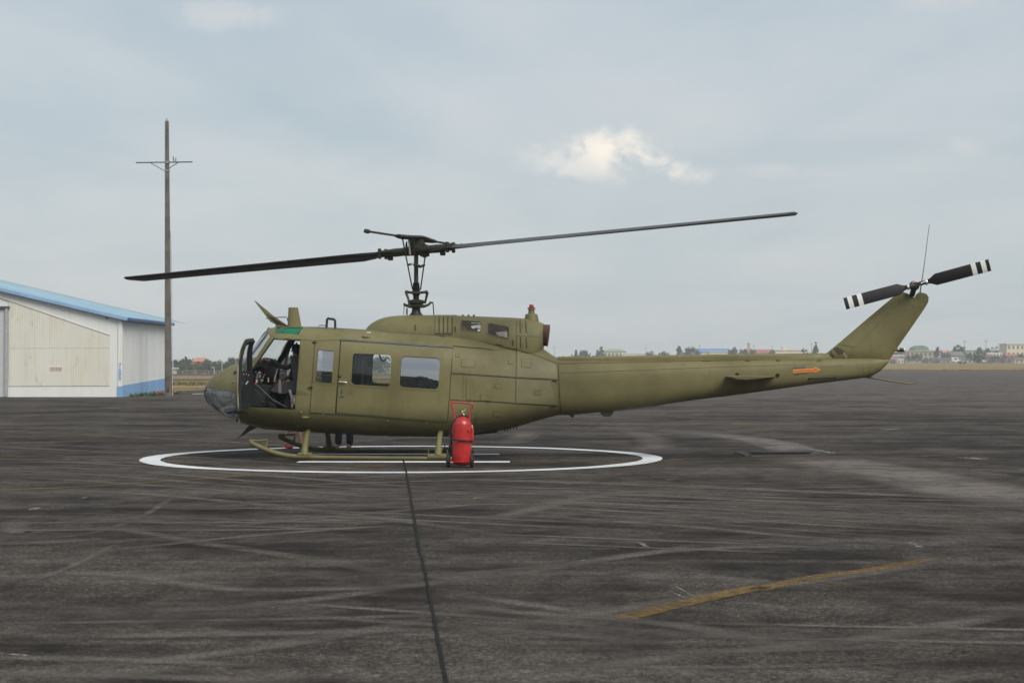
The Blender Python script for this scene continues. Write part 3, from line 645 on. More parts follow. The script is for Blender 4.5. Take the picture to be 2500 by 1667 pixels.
for x,y in ((768.7,836.5),(758.5,945.5)):
    m=MB(); p,no=hit(x,y,BH); m.box(p+no*.014,(.09,.02,.012)); m.box(p+no*.016,(.016,.024,.045)); m.build('hinge',GAP,heli,0)
# handle, lock, arrows and lettering on the sliding door
p,no=hit(837,932.7,BH); m=MB()
m.tube([p+no*.02+Vector((-.07,0,0)),p+no*.045+Vector((-.02,0,.006)),p+no*.05+Vector((.05,0,0)),p+no*.048+Vector((.075,0,-.003))],[.012,.015,.011,.007],8); m.build('door_handle',SILVER,door)
p,no=hit(830.5,917.5,BH); m=MB(); m.box(p+no*.02,(.045,.02,.04)); m.build('lock_plate',DKGREY,door,0,bevel=.004); m=MB(); m.lathe([(.010,0),(.010,.012),(.006,.015)],p+no*.03,no,10); m.build('lock_barrel',STEEL,door)
def decal(name,poly,mat,parent=heli,off=.0145,cell=12.): return patch(name,poly,(),mat,parent,off,0,cell)
decal('stencil_arrow',[(832.6,949.5),(836.2,949.5),(836,958),(837.2,958.3),(834.2,963.5),(831.2,958.3),(832.6,958)],STENCIL,door)
decal('stencil_arrow',[(828.3,967),(836.4,967.2),(836.5,966),(840.6,969.4),(836.4,972.4),(836.3,971),(828.2,970.8)],STENCIL,door)
stencil('stencil_text','TURN',848.5,955,4.2,STENCILF,3,.0145,door); stencil('stencil_text','PULL',848.5,961.2,4.2,STENCILF,3,.0145,door)
# small print on the pillar: too fine to read, five short rows
for k,(x1,) in enumerate(((732,),(746,),(753,),(757,),(749,))):
    x=725.5
    while x<x1:
        ln=random.uniform(1.5,4.5); line('stencil_row',[(x,953+k*2.6+(x-725)*.07),(min(x+ln,x1),953+k*2.6+(min(x+ln,x1)-725)*.07)],.006,STENCILF,heli,.0055,bv=BH); x+=ln+1.2
# window accessories, lights, steps
def lamp_fairing(px,py,ln,rad,lens):
    p,no=hit(px,py); m=MB(); m.tube([p+Vector((-ln*.2,0,0))-no*.01,p+no*rad*.6,p+Vector((ln*.5,0,0))+no*rad*.4,p+Vector((ln,0,-.004))-no*.01],[rad*.8,rad,rad*.7,rad*.15],12); b=m.build('lamp_fairing',OLIVE,heli)
    m=MB(); m.lathe([(rad*.85,0),(rad*.8,.02),(rad*.5,.04),(.002,.046)],p+no*rad*.5+Vector((-.005,0,0)),(-1,0,0),12); m.build('lamp_lens',lens,b)
lamp_fairing(890,823.3,.13,.024,plain('dull_red_lens',(.28,.04,.025),.3)); lamp_fairing(743,1017.5,.10,.026,plain('dull_red_lens',(.30,.08,.05),.3))
p,no=hit(900,813.5); m=MB(); m.box(p+no*.01,(.075,.03,.022)); m.build('white_reflector',WHITE,heli,0,bevel=.006)
for px,py,s in ((735,1006,.02),(726,1040,.03),(789,1012,.014),(947,1026.5,.014),(1043,1031,.012)):
    p,no=hit(px,py); m=MB(); m.lathe([(s,-.01),(s,.012),(s*.6,.02)],p,no,10); m.build('drain_fitting',plain('fitting_brass',(.20,.18,.10),.5,.4),heli)
# ---- aft panels
for pts in ([(1106,845),(1140,848),(1180,851),(1203,854.5)],): line('panel_gap',pts,.020,GAP,heli,.005)
line('panel_seam',[(1203,854.5),(1235,852),(1261,851)],.005,SEAM,heli,.004)
line('panel_gap',[(1102.5,911.5),(1180,917),(1260,922.3),(1343,926.5)],.016,GAP,heli,.0045)
line('panel_gap',[(1099,976.5),(1195,980),(1260,985),(1364,990.5)],.013,GAP,heli,.0045)
line('panel_seam',[(1261,776.5),(1260.5,850),(1259.5,920),(1258,985)],.008,SEAM,heli,.005)
line('panel_seam',[(1362,875),(1365,945),(1369,1011)],.011,GAP,heli,.005)
line('panel_seam',[(1108,821),(1150,828),(1200,840),(1261,853),(1310,868),(1358,886.5)],.010,SEAM,heli,.006)
line('panel_seam',[(1261,820),(1326,822)],.005,SEAM,heli,.004)
line('panel_seam',[(1131,914),(1129.5,973)],.006,SEAM,heli,.004); line('panel_seam',[(1138,915),(1137,974)],.005,SEAM,heli,.004)
for poly in ([(1127,877.5),(1161,878.8),(1160,897),(1126,895.5)],[(1273,876.5),(1297,877.5),(1296.5,897.5),(1273,896.5)],[(1173,963),(1196.5,965),(1196,979),(1172.5,977)],[(1304,951.5),(1321,952),(1320.5,964.5),(1304,964)],
             [(1162,1017.5),(1186,1018.5),(1185,1034),(1162,1033)],[(1205,1003.5),(1222,1004.3),(1221.5,1014.5),(1204.5,1014)],[(1208,937),(1223,937.8),(1222.5,948),(1208,947)],[(1112,863.5),(1121.5,864),(1121,871),(1111.5,870.5)],[(1241,880.5),(1252,881.2),(1251.5,889.5),(1241,889)]):
    a=patch('access_plate',poly,(),OLIVE,heli,.012,.010,12.)
    line('access_seam',inset(poly,-.6),.005,SEAM,heli,.0085,closed=True)
patch('access_panel',[(1262,926),(1341,929.5),(1360,988),(1261,983.5)],(),OLIVE2,heli,.006,.009,11.)
patch('access_panel',[(1105,853),(1202,857),(1259,856),(1258,919.5),(1103.5,908.5)],(),OLIVE,heli,.006,.009,11.)
patch('access_panel',[(1140,917.5),(1257.5,925),(1256.5,982.5),(1139,975.5)],(),OLIVE,heli,.005,.008,11.)
patch('access_panel',[(1262.5,855),(1356,890),(1361,924.5),(1262,919.5)],(),OLIVE2,heli,.006,.009,11.)
for x,y in ((1352,928.5),(1347,992)):
    p,no=hit(x,y); m=MB(); m.box(p+no*.012,(.10,.025,.014)); m.lathe([(.012,0),(.012,.02)],p+Vector((.05,0,0)),no,8); m.build('latch',GAP,heli,0)
m=MB(); p,no=hit(1185,978.5); m.box(p+no*.008,(.16,.016,.008)); m.build('vent_lip',GAP,heli,0)
# ---- cowling detail
for k in range(4):
    x=1063+k*10.6
    patch('louvre',[(x,772.5),(x+7.6,772.6),(x+8.0,814.8),(x-.4,813.6)],(),OLIVE,acowl,.022,.024,8.)
    line('louvre_slot',[(x+9.0,773.5),(x+9.2,815.5)],.013,SEAM if k<3 else GAP,acowl,.006)
S1=[(1127,782),(1173,785.5),(1176,788.5),(1174,808),(1171,811),(1126,806.5),(1123.5,803.5),(1124.5,784.5)]
S2=[(1194,788.8),(1240,797),(1244,801),(1243.5,824),(1240,828),(1192.5,817),(1189.5,813.5),(1190.5,791)]
for S in (S1,S2):
    f=patch('screen_frame',inset(S,-1.2),[inset(S,1.6)],OLIVE,ecowl,.010,.012,9.); patch('screen',inset(S,1.2),(),SCREEN,f,.005,.004,9.)
patch('engine_part',[(1151,788),(1174,788.5),(1173,803),(1162,800),(1156,803),(1150,799)],(),plain('engine_pale_part',(.42,.42,.40),.4,.2,.35,30),ecowl,.0058,0,9.)
patch('engine_part',[(1166,804),(1173,803.5),(1172,809.5),(1166,808.5)],(),bpy.data.materials['engine_pale_part'],ecowl,.0058,0,9.)
patch('engine_part',[(1210,812),(1238,808),(1239,825),(1215,819)],(),plain('engine_dim_part',(.22,.20,.17),.5,.1,.4,12),ecowl,.0058,0,9.)
patch('engine_part',[(1126,798),(1140,800),(1138,808),(1126,805.5)],(),plain('engine_rust_part',(.10,.05,.03),.6,.1,.3,12),ecowl,.0058,0,9.)
for x,y0,y1 in ((1271.5,781,812),(1285.5,783,812.5),(1272.5,822,848),(1286.5,823.5,848.5)):
    p0,n0=hit(x,y0); p1,n1=hit(x,(y0+y1)/2); p2,n2=hit(x+.6,y1); m=MB(); m.tube([p0,p1+n1*.012,p2],[.012,.018,.012],8); m.build('cowling_rib',OLIVE,ecowl); line('rib_slot',[(x-2.2,y0),(x-1.8,y1)],.012,SEAM,ecowl,.005)
for x0,y0,x1,y1 in ((1014,793,1014,807),(1111,797,1111,811),(1251.5,830,1251.5,844)):
    line('stencil_mark',[(x0,y0),(x1,y1)],.03,SEAM,heli,.006)
for k in range(4): line('stencil_mark',[(1007+k*5,821),(1004+k*5,837)],.006,STENCILF,heli,.006)
line('stencil_mark',[(1048.5,822),(1044,839)],.006,STENCILF,heli,.006)
patch('vent_slot',[(1210.5,838.5),(1229,843.5),(1228.5,847),(1210.5,841.5)],(),GAP,heli,.006,.006,9.)
for x in (1130,1144,1157): 
    p=L(x,770.8,-.2); m=MB(); m.lathe([(.02,-.01),(.02,.015),(.012,.022)],p,(0,0,1),10); m.build('cowling_fastener',OLIVE,ecowl)
for k,(x,y) in enumerate(((1216,775.5),(1229,776),(1241,776.5))): line('cowling_strap',[(x,y),(x+.5,y+9)],.010,SEAM,ecowl,.005)
# exhaust stub: open cone with dark throat
ax=(L(1339,818)-L(1326,818)); ax=Vector((1,0,-.10)).normalized(); c=L(1323,817.5); m=MB()
m.lathe([(.19,0),(.192,.03),(.196,.10),(.20,.125),(.188,.125),(.17,.0)],c,ax,32,False); m.build('exhaust_pipe',RUST,heli,40)
m=MB(); m.lathe([(.187,.03),(.10,.02),(.002,.02)],c,ax,24,False); m.build('exhaust_throat',BLACK,heli,0)
# beacon
b0=L(1297.5,779,0); m=MB(); m.lathe([(.14,-.05),(.115,.07),(.105,.09),(.06,.10),(.055,.17),(.07,.175),(.07,.19),(.05,.195)],b0,(0,0,1),18); bc=m.build('beacon_mount',OLIVE,heli,40)
m=MB(); m.lathe([(.075,.20),(.078,.208),(.05,.21)],b0,(0,0,1),18); m.build('beacon_collar',BLACK,bc); m=MB(); m.lathe([(.045,.208),(.045,.235),(.035,.265),(.004,.272)],b0,(0,0,1),18); m.build('beacon_lens',REDL,bc)
# ---- tail boom detail
cov=[]
for px,top in ((1362,870.8),(1500,868.8),(1675,866),(1800,864.2),(1900,862.9),(1985,861.9),(2005,862),(2020,862.5),(2034,864),(2046,868)):
    p=L(px,top); b=L(px,top+17.5+(2016-px)*-.001); cov.append((p.x,p.z,b.z,.135 if px<1990 else max(.03,.135-(px-1985)*.0018)))
m=MB(); m.loft([[Vector((x,u*w,b+(z-b)*q)) for u,q in ((-1,-.25),(-1,0),(-.93,.7),(-.63,.95),(0,1),(.63,.95),(.93,.7),(1,0),(1,-.25))] for x,z,b,w in cov])
dsc=m.build('drive_shaft_cover',OLIVE,heli,45)
BBM=bvh_of(mb_)
line('cover_seam',[(1364,888),(1500,885.5),(1675,882),(1800,879.7),(2005,877.5)],.012,SEAM,heli,.005,bv=BALL)
for x in (1371,1457,1543,1630,1717,1728,1823,1898,1999):
    p=L(x,886.3-(x-1364)*.0135,-.16); m=MB(); m.box(p,(.035,.02,.014)); m.box(p+Vector((.03,-.004,-.002)),(.05,.012,.007)); m.build('cover_clip',SEAM,dsc,0)
line('panel_seam',[(1366,911),(1500,906),(1675,899),(1800,894.5),(1990,889)],.005,SEAM,heli,.004,bv=BBM)
line('panel_seam',[(2106,880),(2107,900),(2110,918)],.006,SEAM,heli,.004,bv=BBM)
line('panel_seam',[(2004,896),(2060,893)],.004,SEAM,heli,.004,bv=BBM)
BF=bvh_of(mfin)
line('panel_seam',[(2046.5,840),(2065,843.5),(2084,848.5)],.009,SEAM,fin,.004,bv=BF)
line('panel_seam',[(2084,848.5),(2090,846),(2130,806),(2190,744),(2198,735)],.005,SEAM,fin,.004,bv=BF)
line('panel_seam',[(2005,878.5),(2062,878),(2070,874),(2078,864),(2083,851)],.006,SEAM,fin,.004,bv=BF)
line('panel_seam',[(2205,716),(2232,752),(2258,752)],.004,SEAM,fin,.004,bv=BF)
for k,(x0,y0,x1,y1) in enumerate(((2036.5,852.5,2048,849),(2038.5,855.5,2054,852),(2041.5,860,2060,855.5),(2045.5,864,2063,859.5),(2028,861,2031.5,859.8),(2024.5,866,2033.5,863.5),(2026,870,2037,868))):
    line('louvre_slot',[(x0,y0),(x1,y1)],.020,GAP,fin,.006,bv=BALL)
    line('louvre_lip',[(x0,y0-1.7),(x1,y1-1.7)],.010,OLIVE,fin,.014,bv=BALL)
decal('wear_patch',[(2057,861),(2061,860),(2070,872),(2064,875)],plain('scuffed_olive',(.25,.23,.14),.6),fin,.008)
# danger arrow with writing
decal('danger_arrow_border',[(1936,902.6),(1988,899.2),(1988,896.2),(2004,901.8),(1990,909.3),(1988.5,906.6),(1936.5,910.6)],YELLOW,heli,.005)
decal('danger_arrow',[(1937.2,904.4),(1989.2,900.9),(1989.5,898.8),(2000.5,902),(1990.6,906.6),(1989.8,904.8),(1937.6,908.4)],ORANGE,heli,.0075)
stencil('stencil_text','DANGER',1936.5,900.2,5.0,STENCILF,-3.4,.006,sx=1.05); stencil('stencil_text','KEEP AWAY',1938,915.8,4.6,STENCIL,-4.4,.006,sx=1.0)
# tow bar handle, vents, lower antennas
h0,n0=hit(1975,924.5); h1,n1=hit(2039,918.5); m=MB(); m.tube([h0,h0+n0*.05+Vector((.03,0,.02)),h0+n0*.06+Vector((.06,0,.02)),h1+n1*.06+Vector((-.05,0,.0)),h1+n1*.04,h1],.016,8); m.build('ground_handle',DKGREY,heli)
p,no=hit(1898.5,916); m=MB(); m.lathe([(.035,-.01),(.035,.012),(.022,.013),(.020,.0)],p,no,14); m.build('vent_port',GAP,heli)
p,no=hit(1800,914.5); m=MB(); m.lathe([(.045,-.01),(.03,.006)],p,no,14); m.build('vent_port',GAP,heli)
for poly in ([(1386,1008),(1394,1018.5),(1401,1019.5),(1403,1008)],[(1464,1004),(1469,1013),(1475,1017),(1491,1016.5),(1496,1010),(1499,1002)]):
    m=MB(); m.prism([tuple(L(x,y,0)+Vector((0,-.05,0))) for x,y in poly],[tuple(L(x,y,0)+Vector((0,.05,0))) for x,y in poly]); m.build('belly_antenna',OLIVE,heli,0,bevel=.012)
# horizontal tail planes (inverted section)
def tailplane(s):
    x0=L(1770,918,-.3).x; x1=L(1893,918,-.3).x; z0=L(1800,919.2,-.3).z
    rt=[]
    for k in range(9):
        f=k/8; y=.20+1.02*f; xa=x0+(L(1786,918,-1.2).x-x0)*f+.0; xb=x1+(L(1884,918,-1.2).x-x1)*f; c=xb-xa; z=z0+.0*f; th=.105*(1-.12*f)
        if k==8: th*=.55; xa+=.02; xb-=.02; c=xb-xa
        prof=[(0,0),(.02,.10),(.10,.16),(.3,.2),(.6,.14),(1,.0),(.85,-.22),(.6,-.62),(.35,-.86),(.15,-.72),(.04,-.36)]
        rt.append([Vector((xa+c*u,s*y,z+th*v)) for u,v in prof])
    m=MB(); m.loft(rt); return m.build('tail_plane',OLIVE,heli,50)
tailplane(-1); tailplane(1)
m=MB(); m.tube([L(2108,919),L(2130,922),L(2180,931),L(2215,936.3),L(2227,936.8),L(2235,934.5),L(2239.5,930.5)],[.022,.020,.016,.013,.013,.013,.012],8); m.build('tail_skid',OLIVE,heli)
m=MB(); m.tube([L(2172,855,0),L(2186,854.2,0),L(2194,853.8,0)],[.008,.030,.034],10); tl=m.build('tail_light',OLIVE,heli); m=MB(); m.tube([L(2194,853.8),L(2207,854.6)],[.036,.034],12); m.build('light_body',BLACK,tl)
for x in (2193.5,2207): m=MB(); m.lathe([(.018,-.012),(.022,0),(.018,.012)],L(x,852.8+.06*(x-2193),-.03),(1,0,0),10); m.build('light_lens',SILVER,tl)
m=MB(); m.tube([L(2246,715),L(2250,690),L(2256,650),L(2269,547)],[.012,.008,.006,.004],6); m.build('whip_antenna',DKGREY,heli)
# ---- tail rotor on the near side
tc0=L(2239,694.5,-.32); m=MB(); gb=L(2231,698,-.05)
m.lathe([(.075,.06),(.088,.0),(.088,-.10),(.07,-.17),(.05,-.20),(.05,-.26)],gb,(0,1,0),20); m.tube([gb+Vector((0,0,-.05)),L(2226,722,0)],[.05,.05],12); trr=m.build('tail_rotor',OLIVE_D,heli,40)
m=MB(); m.lathe([(.05,.0),(.05,-.03),(.034,-.035),(.034,-.06)],tc0+Vector((-.03,.06,.0)),(0,1,0),18); m.build('hub_cap',plain('hub_rust_red',(.26,.07,.04),.5,.2),trr)
m=MB(); m.lathe([(.062,.01),(.066,-.012),(.052,-.014),(.052,.0)],tc0+Vector((-.02,.05,0)),(0,1,0),18,False); m.build('hub_ring',SILVER,trr)
tl_=R(15); tdir=Vector((math.cos(tl_),0,math.sin(tl_))); tnor=Vector((-math.sin(tl_),0,math.cos(tl_)))
m=MB(); m.bar(tc0-tdir*.20,tc0+tdir*.20,.075,.06,(0,1,0)); m.build('hub_yoke',OLIVE_D,trr,0,bevel=.01)
for s in (-1,1):
    m=MB(); m.lathe([(.05,-.02),(.055,0),(.05,.02)],tc0+tdir*s*.165,tdir,16); m.build('grip_collar',SILVER,trr)
    m=MB(); m.tube([tc0+tdir*s*.05+Vector((0,-.10,0)),tc0+tdir*s*.17+Vector((0,-.03,.02))],.010,6); m.build('pitch_link',STEEL,trr)
    def tsec(r,ch,tk=.12):
        p=tc0+tdir*s*r; tw=R(12-8*r/1.3); ca=tnor*math.cos(tw)+Vector((0,-s*.0-1,0))*math.sin(tw)*s; cb=tdir.cross(ca).normalized()
        return [p+ca*ch*u+cb*ch*tk*v for u,v in ((-.5,0),(-.3,.35),(0,.5),(.3,.32),(.5,0),(.3,-.32),(0,-.5),(-.3,-.35))]
    m=MB(); m.loft([tsec(r,c) for r,c in ((.17,.07),(.24,.10),(.34,.21),(.60,.213),(.98,.213),(1.315,.213))]); m.build('rotor_blade',BLADE,trr,40)
    for r0,r1 in ((.99,1.075),(1.165,1.25)):
        m=MB(); A=[tsec(r,.222,.16) for r in (r0,r1)]; m.loft(A,False); m.build('white_band',WHITE,trr,40)
# ------------------------------------------------------------------ crew doors, swung open on their front hinges
DWIN=[(671,837),(722,840.5),(716.5,905),(632,905)]
def crew_door(side):
    hg=hit(607.5,950,BH)[0]; th=R(-83.); piv=Vector((hg.x-.01,hg.y-.015,0))
    rot=Matrix.Translation(piv)@Matrix.Rotation(th,4,'Z')@Matrix.Translation(-piv)
    mir=Matrix.Identity(4) if side<0 else Matrix.Scale(-1,4,(0,1,0))
    X=mir@rot
    def put(o):
        o.data.transform(X)
        if side>0: o.data.flip_normals()
        return o
    dp=inset(DOOR,1.5)
    d=put(patch('cockpit_door',dp,[DWIN],DKGREY,heli,-.012,.045,10.,BH))
    s=put(patch('door_skin',inset(DOOR,-.5),[inset(DWIN,-1.)],OLIVE,d,.004,.014,10.,BH))
    put(patch('window_pane',inset(DWIN,-1.5),(),CLEAR,d,-.002,.004,12.,BH))
    e=[hit(x,y,BH) for x,y in ((730,834),(727.5,890),(723,945),(717,997),(690,995))]
    m=MB(); m.tube(smoothpath([p+n*.0 for p,n in e],24),.011,6); put(m.build('door_seal',plain('door_seal_pale',(.34,.31,.24),.6),d))
    for x,y,r in ((690,968,.050),(706,968,.050),(698,952,.045),(700,930,.03)):
        p,n=hit(x,y,BH); m=MB(); m.lathe([(r,-.065),(r*.96,-.058),(.002,-.058)],p,n,16); put(m.build('door_pocket',BLACK,d))
    p,n=hit(655,930,BH); m=MB(); m.tube([p-n*.07,p-n*.10+Vector((.06,0,.0)),p-n*.10+Vector((.16,0,-.01)),p-n*.07+Vector((.18,0,-.05))],.010,8); put(m.build('door_latch',SILVER,d))
    for x,y in ((640,915),(660,912),(690,913)):
        p,n=hit(x,y,BH); m=MB(); m.lathe([(.014,-.07),(.014,-.062),(.008,-.06)],p,n,8); put(m.build('door_bolt',SILVER,d))
    return d
crew_door(-1); crew_door(1)
# dark step cover under the door
m=MB(); p,n=hit(592,992,BH); m.tube([p+Vector((-.01,0,.05)),p+n*.01+Vector((.02,0,.02)),p+n*.01+Vector((.06,0,-.01)),p+Vector((.11,0,-.03))],[.008,.035,.03,.006],10); m.build('hinge_cover',BLACK,heli)
# door frame round the crew opening, inside edge
for sd in (-1,1):
    P=[hit(x,y,BH)[0] for x,y in ((607,912),(640,866),(668,827),(700,828),(733,830.2))]
    P=[Vector((p.x,p.y*-sd,p.z)) for p in P]; P=[Vector((p.x,p.y-.02*sd,p.z)) for p in P]
    m=MB(); m.tube(P,.020,8); m.build('door_frame',BLACK if sd>0 else OLIVE_D,heli)
# ------------------------------------------------------------------ cabin inside
def bx(name,px0,px1,py0,py1,y0,y1,mat,parent=heli,bev=.01):
    pl=(y0+y1)/2; a=L(px0,py0,pl); b=L(px1,py1,pl); m=MB()
    m.box(((a.x+b.x)/2,pl,(a.z+b.z)/2),(abs(b.x-a.x),abs(y1-y0),abs(a.z-b.z))); return m.build(name,mat,parent,0,bevel=bev)
def px_prism(name,poly,y0,y1,mat,parent=heli,bev=.008):
    pl=(y0+y1)/2; P=[L(x,y,pl) for x,y in poly]; m=MB(); m.prism([(p.x,y0,p.z) for p in P],[(p.x,y1,p.z) for p in P]); return m.build(name,mat,parent,30,bevel=bev)
bx('cabin_floor',585,1100,1001,1007,-1.04,1.04,DKGREY,bev=0)
bx('rear_bulkhead',1096,1101,848,1003,-.98,.98,DKGREY,bev=0)
bx('transmission_housing',985,1096,845,1003,-.55,.55,plain('quilted_grey',(.05,.052,.056),.8,0,.25,9))
bx('roof_lining',680,1096,822,826,-.8,.8,DKGREY,bev=0)
# instrument panel under its hooded shield
ip=px_prism('instrument_panel',[(622,905),(640,880),(662,879),(660,905),(652,936),(634,942),(620,936)],-.50,.62,BLACK)
m=MB(); hood=[]
for k in range(13):
    f=k/12; y=-.62+1.28*f; r=math.sin(math.pi*min(1,max(0,f*.9+.05)))**.5
    pr=[(609,914),(620,893),(634,878),(648,872.5),(660,874.5),(668,884),(664,890),(650,884),(630,893),(618,914)]
    hood.append([L(x+ (1-r)*4,y_+(1-r)*16,0)*1.0 for x,y_ in pr]); hood[-1]=[Vector((p.x,y,p.z)) for p in hood[-1]]
m.loft(hood); m.build('glare_shield',BLACK,ip,50)
face=LGREY
for k,(x,y) in enumerate(((619,908),(623,914),(628,909),(633,913),(629,918),(622,921),(637,920),(627,926),(634,928),(640,915),(621,930),(631,934))):
    p=L(x+6,y,-.50); m=MB(); m.box((p.x,-.510,p.z),(.022+.012*(k%3),.012,.030+.014*((k*5)%3))); m.build('gauge',[SILVER,LGREY,WHITE,GREY][k%4],ip,0,bevel=.003)
p=L(644,916,-.52); m=MB(); m.lathe([(.016,0),(.02,.012),(.01,.024)],p,(0,-1,0),10); m.build('warning_knob',REDL,ip)
p=L(655,927,-.52); m=MB(); m.lathe([(.012,-.04),(.014,.04)],p,(0,0,1),8); m.build('fire_handle',plain('pale_yellow',(.55,.50,.22),.5),ip)
px_prism('centre_console',[(620,935),(668,931),(700,938),(706,1002),(616,1002)],-.22,.22,BLACK)
px_prism('side_panel',[(611,940),(650,938),(672,944),(676,996),(609,991)],-.62,-.58,DKGREY)
q=bx('control_box',639,659,978,988.5,-.66,-.63,GREY)
for x in (644,654): m=MB(); m.lathe([(.024,0),(.02,.015)],L(x,983,-.665),(0,-1,0),12); m.build('knob',BLACK,q)
# door strut, rods
def rod(name,a,b,ya,yb,r,mat): m=MB(); m.tube([L(*a,ya),L(*b,yb)],r,8); return m.build(name,mat,heli)
rod('gas_strut',(624,937),(668,978),-.95,-.92,.013,GREY); rod('gas_strut_sleeve',(665,976),(700,995),-.92,-.9,.026,DKGREY)
rod('cyclic_stick',(684,926),(668,990),-.35,-.42,.014,BLACK); rod('control_rod',(680,983),(720,960),-.6,-.62,.008,GREY); rod('control_rod',(622,950),(640,968),-.8,-.8,.006,GREY); rod('control_rod',(660,985),(676,998),-.8,-.82,.018,DKGREY)
m=MB(); m.lathe([(.022,-.02),(.026,0),(.02,.02)],L(624.5,936,-.95),(0,-1,0),10); m.build('strut_end',plain('strut_red',(.35,.06,.03),.5),heli)
# seats
def seat(y,nm='crew_seat'):
    s=px_prism(nm,[(661,951),(684,930),(722,929),(728,935),(726,962),(700,960),(690,962),(664,956)],y-.27,y-.24,GREY,heli)
    px_prism('seat_side',[(661,951),(684,930),(722,929),(728,935),(726,962),(700,960),(690,962),(664,956)],y+.24,y+.27,GREY,s)
    px_prism('seat_pan',[(668,950),(726,953),(726,963),(668,958)],y-.24,y+.24,DKGREY,s)
    px_prism('seat_back',[(714,869),(736,868),(746,930),(745,960),(726,960),(722,930)],y-.25,y+.25,GREY,s,.012)
    for dy in (-.18,.18): px_prism('seat_leg',[(700,962),(708,962),(706,1001),(690,1001)],y+dy-.015,y+dy+.015,DKGREY,s,.003)
    return s
s1=seat(-.52); s2=seat(.52)
px_prism('armour_slide',[(680.5,928),(685.5,926.5),(688,955),(686,960),(681,960),(679,955)],-.815,-.80,plain('slide_grey',(.20,.19,.18),.5),s1,.003)
m=MB(); m.tube([L(695,932,-.82),L(690,940,-.82),L(688,946,-.82)],[.02,.02,.006],8,sy=.4); m.build('red_tag',plain('flag_red',(.62,.05,.02),.7),s1)
def strap(name,pts,y,wd,mat):
    m=MB(); P=[L(a,b,y) for a,b in pts]; vs=[]
    for p in P: vs+=[p+Vector((-wd/2,0,0)),p+Vector((wd/2,-.004,0))]
    m.add(vs,[(2*i,2*i+1,2*i+3,2*i+2) for i in range(len(P)-1)]); return m.build(name,mat,s1,0,False)
strap('harness_strap',[(707.5,951),(711,965),(717.5,981)],-.84,.045,plain('webbing_white',(.50,.49,.47),.8)); strap('harness_strap',[(714.5,983),(713,995)],-.85,.035,bpy.data.materials['webbing_white'])
# troop seats glimpsed through the cabin window
FAB=plain('seat_canvas',(.020,.020,.026),.9,0,.25,14)
for y,px0,px1 in ((.2,858,884),(.9,962,985)):
    t=px_prism('troop_seat',[(px0,905),(px1,905),(px1,935),(px0-2,940)],y-.22,y+.22,FAB); px_prism('seat_back',[(px0,862),(px0+18,860),(px0+20,905),(px0,905)],y-.22,y+.22,FAB,t)
    for x in (px0+3,px1-3): px_prism('seat_leg',[(x,935),(x+3,935),(x+3,1002),(x,1002)],y-.2,y-.17,LGREY,t,0)
for x,y in ((886,-.2),(962,.5)): rod('cabin_pole',(x,840),(x-1,1000),y,y,.016,LGREY)
m=MB(); m.tube([L(926,866,.9),L(929,874,.9),L(934,882,.9),L(941,878,.9)],.018,6); m.build('webbing_loop',FAB,heli)
# chin bay: pedals, frame and conduit behind the plexiglass
for y in (-.62,-.34,.34,.62):
    px_prism('rudder_pedal',[(540,984),(548,982),(551,995),(544,998)],y-.05,y+.05,DKGREY)
    m=MB(); m.tube([L(546,990,y),L(570,975,y),L(590,985,y)],.012,6); m.build('pedal_arm',BLACK,heli)
for y in (-.55,.55):
    m=MB(); m.tube(smoothpath([L(519,958,y*.8),L(520,980,y*.9),L(530,995,y),L(545,1003,y)],14),.022,6); m.build('nose_frame',BLACK,heli)
    m=MB(); m.tube(smoothpath([L(525,960,y),L(530,974,y),L(550,989,y)],10),.012,6); m.build('conduit',BLACK,heli)
bx('avionics_box',553,574,958,972,-.35,.35,plain('avionics_grey',(.16,.165,.165),.6)); bx('nose_shelf',508,600,951,954,-.42,.42,GREY,bev=0); bx('battery_box',509,517,962,976,-.12,.12,DKGREY)
bx('forward_bulkhead',596,600,905,1000,-.85,.85,BLACK,bev=0)
# ------------------------------------------------------------------ skids and cross tubes
def skid(s):
    y=1.30*s; N=[(612,1082.5),(625,1089.5),(641,1096.5),(668.4,1107),(695.6,1113.6),(716,1116.3),(743,1118.2),(800,1119.2),(900,1120.2),(1000,1121),(1100,1121.6),(1122,1121.8)]
    P=[L(a,b,-1.30) for a,b in N]; z0=P[-1].z
    P=[Vector((p.x,y,max(.040,p.z-z0+.040))) for p in P]
    Q=smoothpath(P,60); m=MB(); m.tube(Q,[.046 if i<14 else max(.036,.046-(i-14)*.0012) for i in range(60)],14); sk_=m.build('landing_skid',OLIVE,heli,50)
    m=MB(); q=[Vector((L(a,b,-1.3).x,y,L(a,b,-1.3).z-z0+.048)) for a,b in ((609,1080.5),(632,1079),(653,1077.6),(651.5,1086),(649.2,1094.5))]; m.tube(q,[.036,.018,.018,.018,.022],8,sy=1.); m.build('tow_ring',OLIVE,sk_)
    m=MB(); m.box((L(744,1118,-1.3).x,y,.085),(.26,.10,.10)); m.box((L(1068,1118,-1.3).x,y,.075),(.36,.10,.08)); m.build('skid_saddle',OLIVE,sk_,0,bevel=.02)
    for a in (1046,1092): m=MB(); m.lathe([(.008,0),(.008,.09),(.014,.09),(.014,.10)],(L(a,1115,-1.3).x,y,.09),(0,0,1),8); m.build('wheel_lug',OLIVE,sk_)
    m=MB(); m.box(((L(760,1118,-1.3).x+L(1040,1118,-1.3).x)/2,y,.014),(L(1040,1118,-1.3).x-L(760,1118,-1.3).x,.07,.016)); m.build('skid_shoe',OLIVE_D,sk_,0)
    return sk_
skid(-1); skid(1)
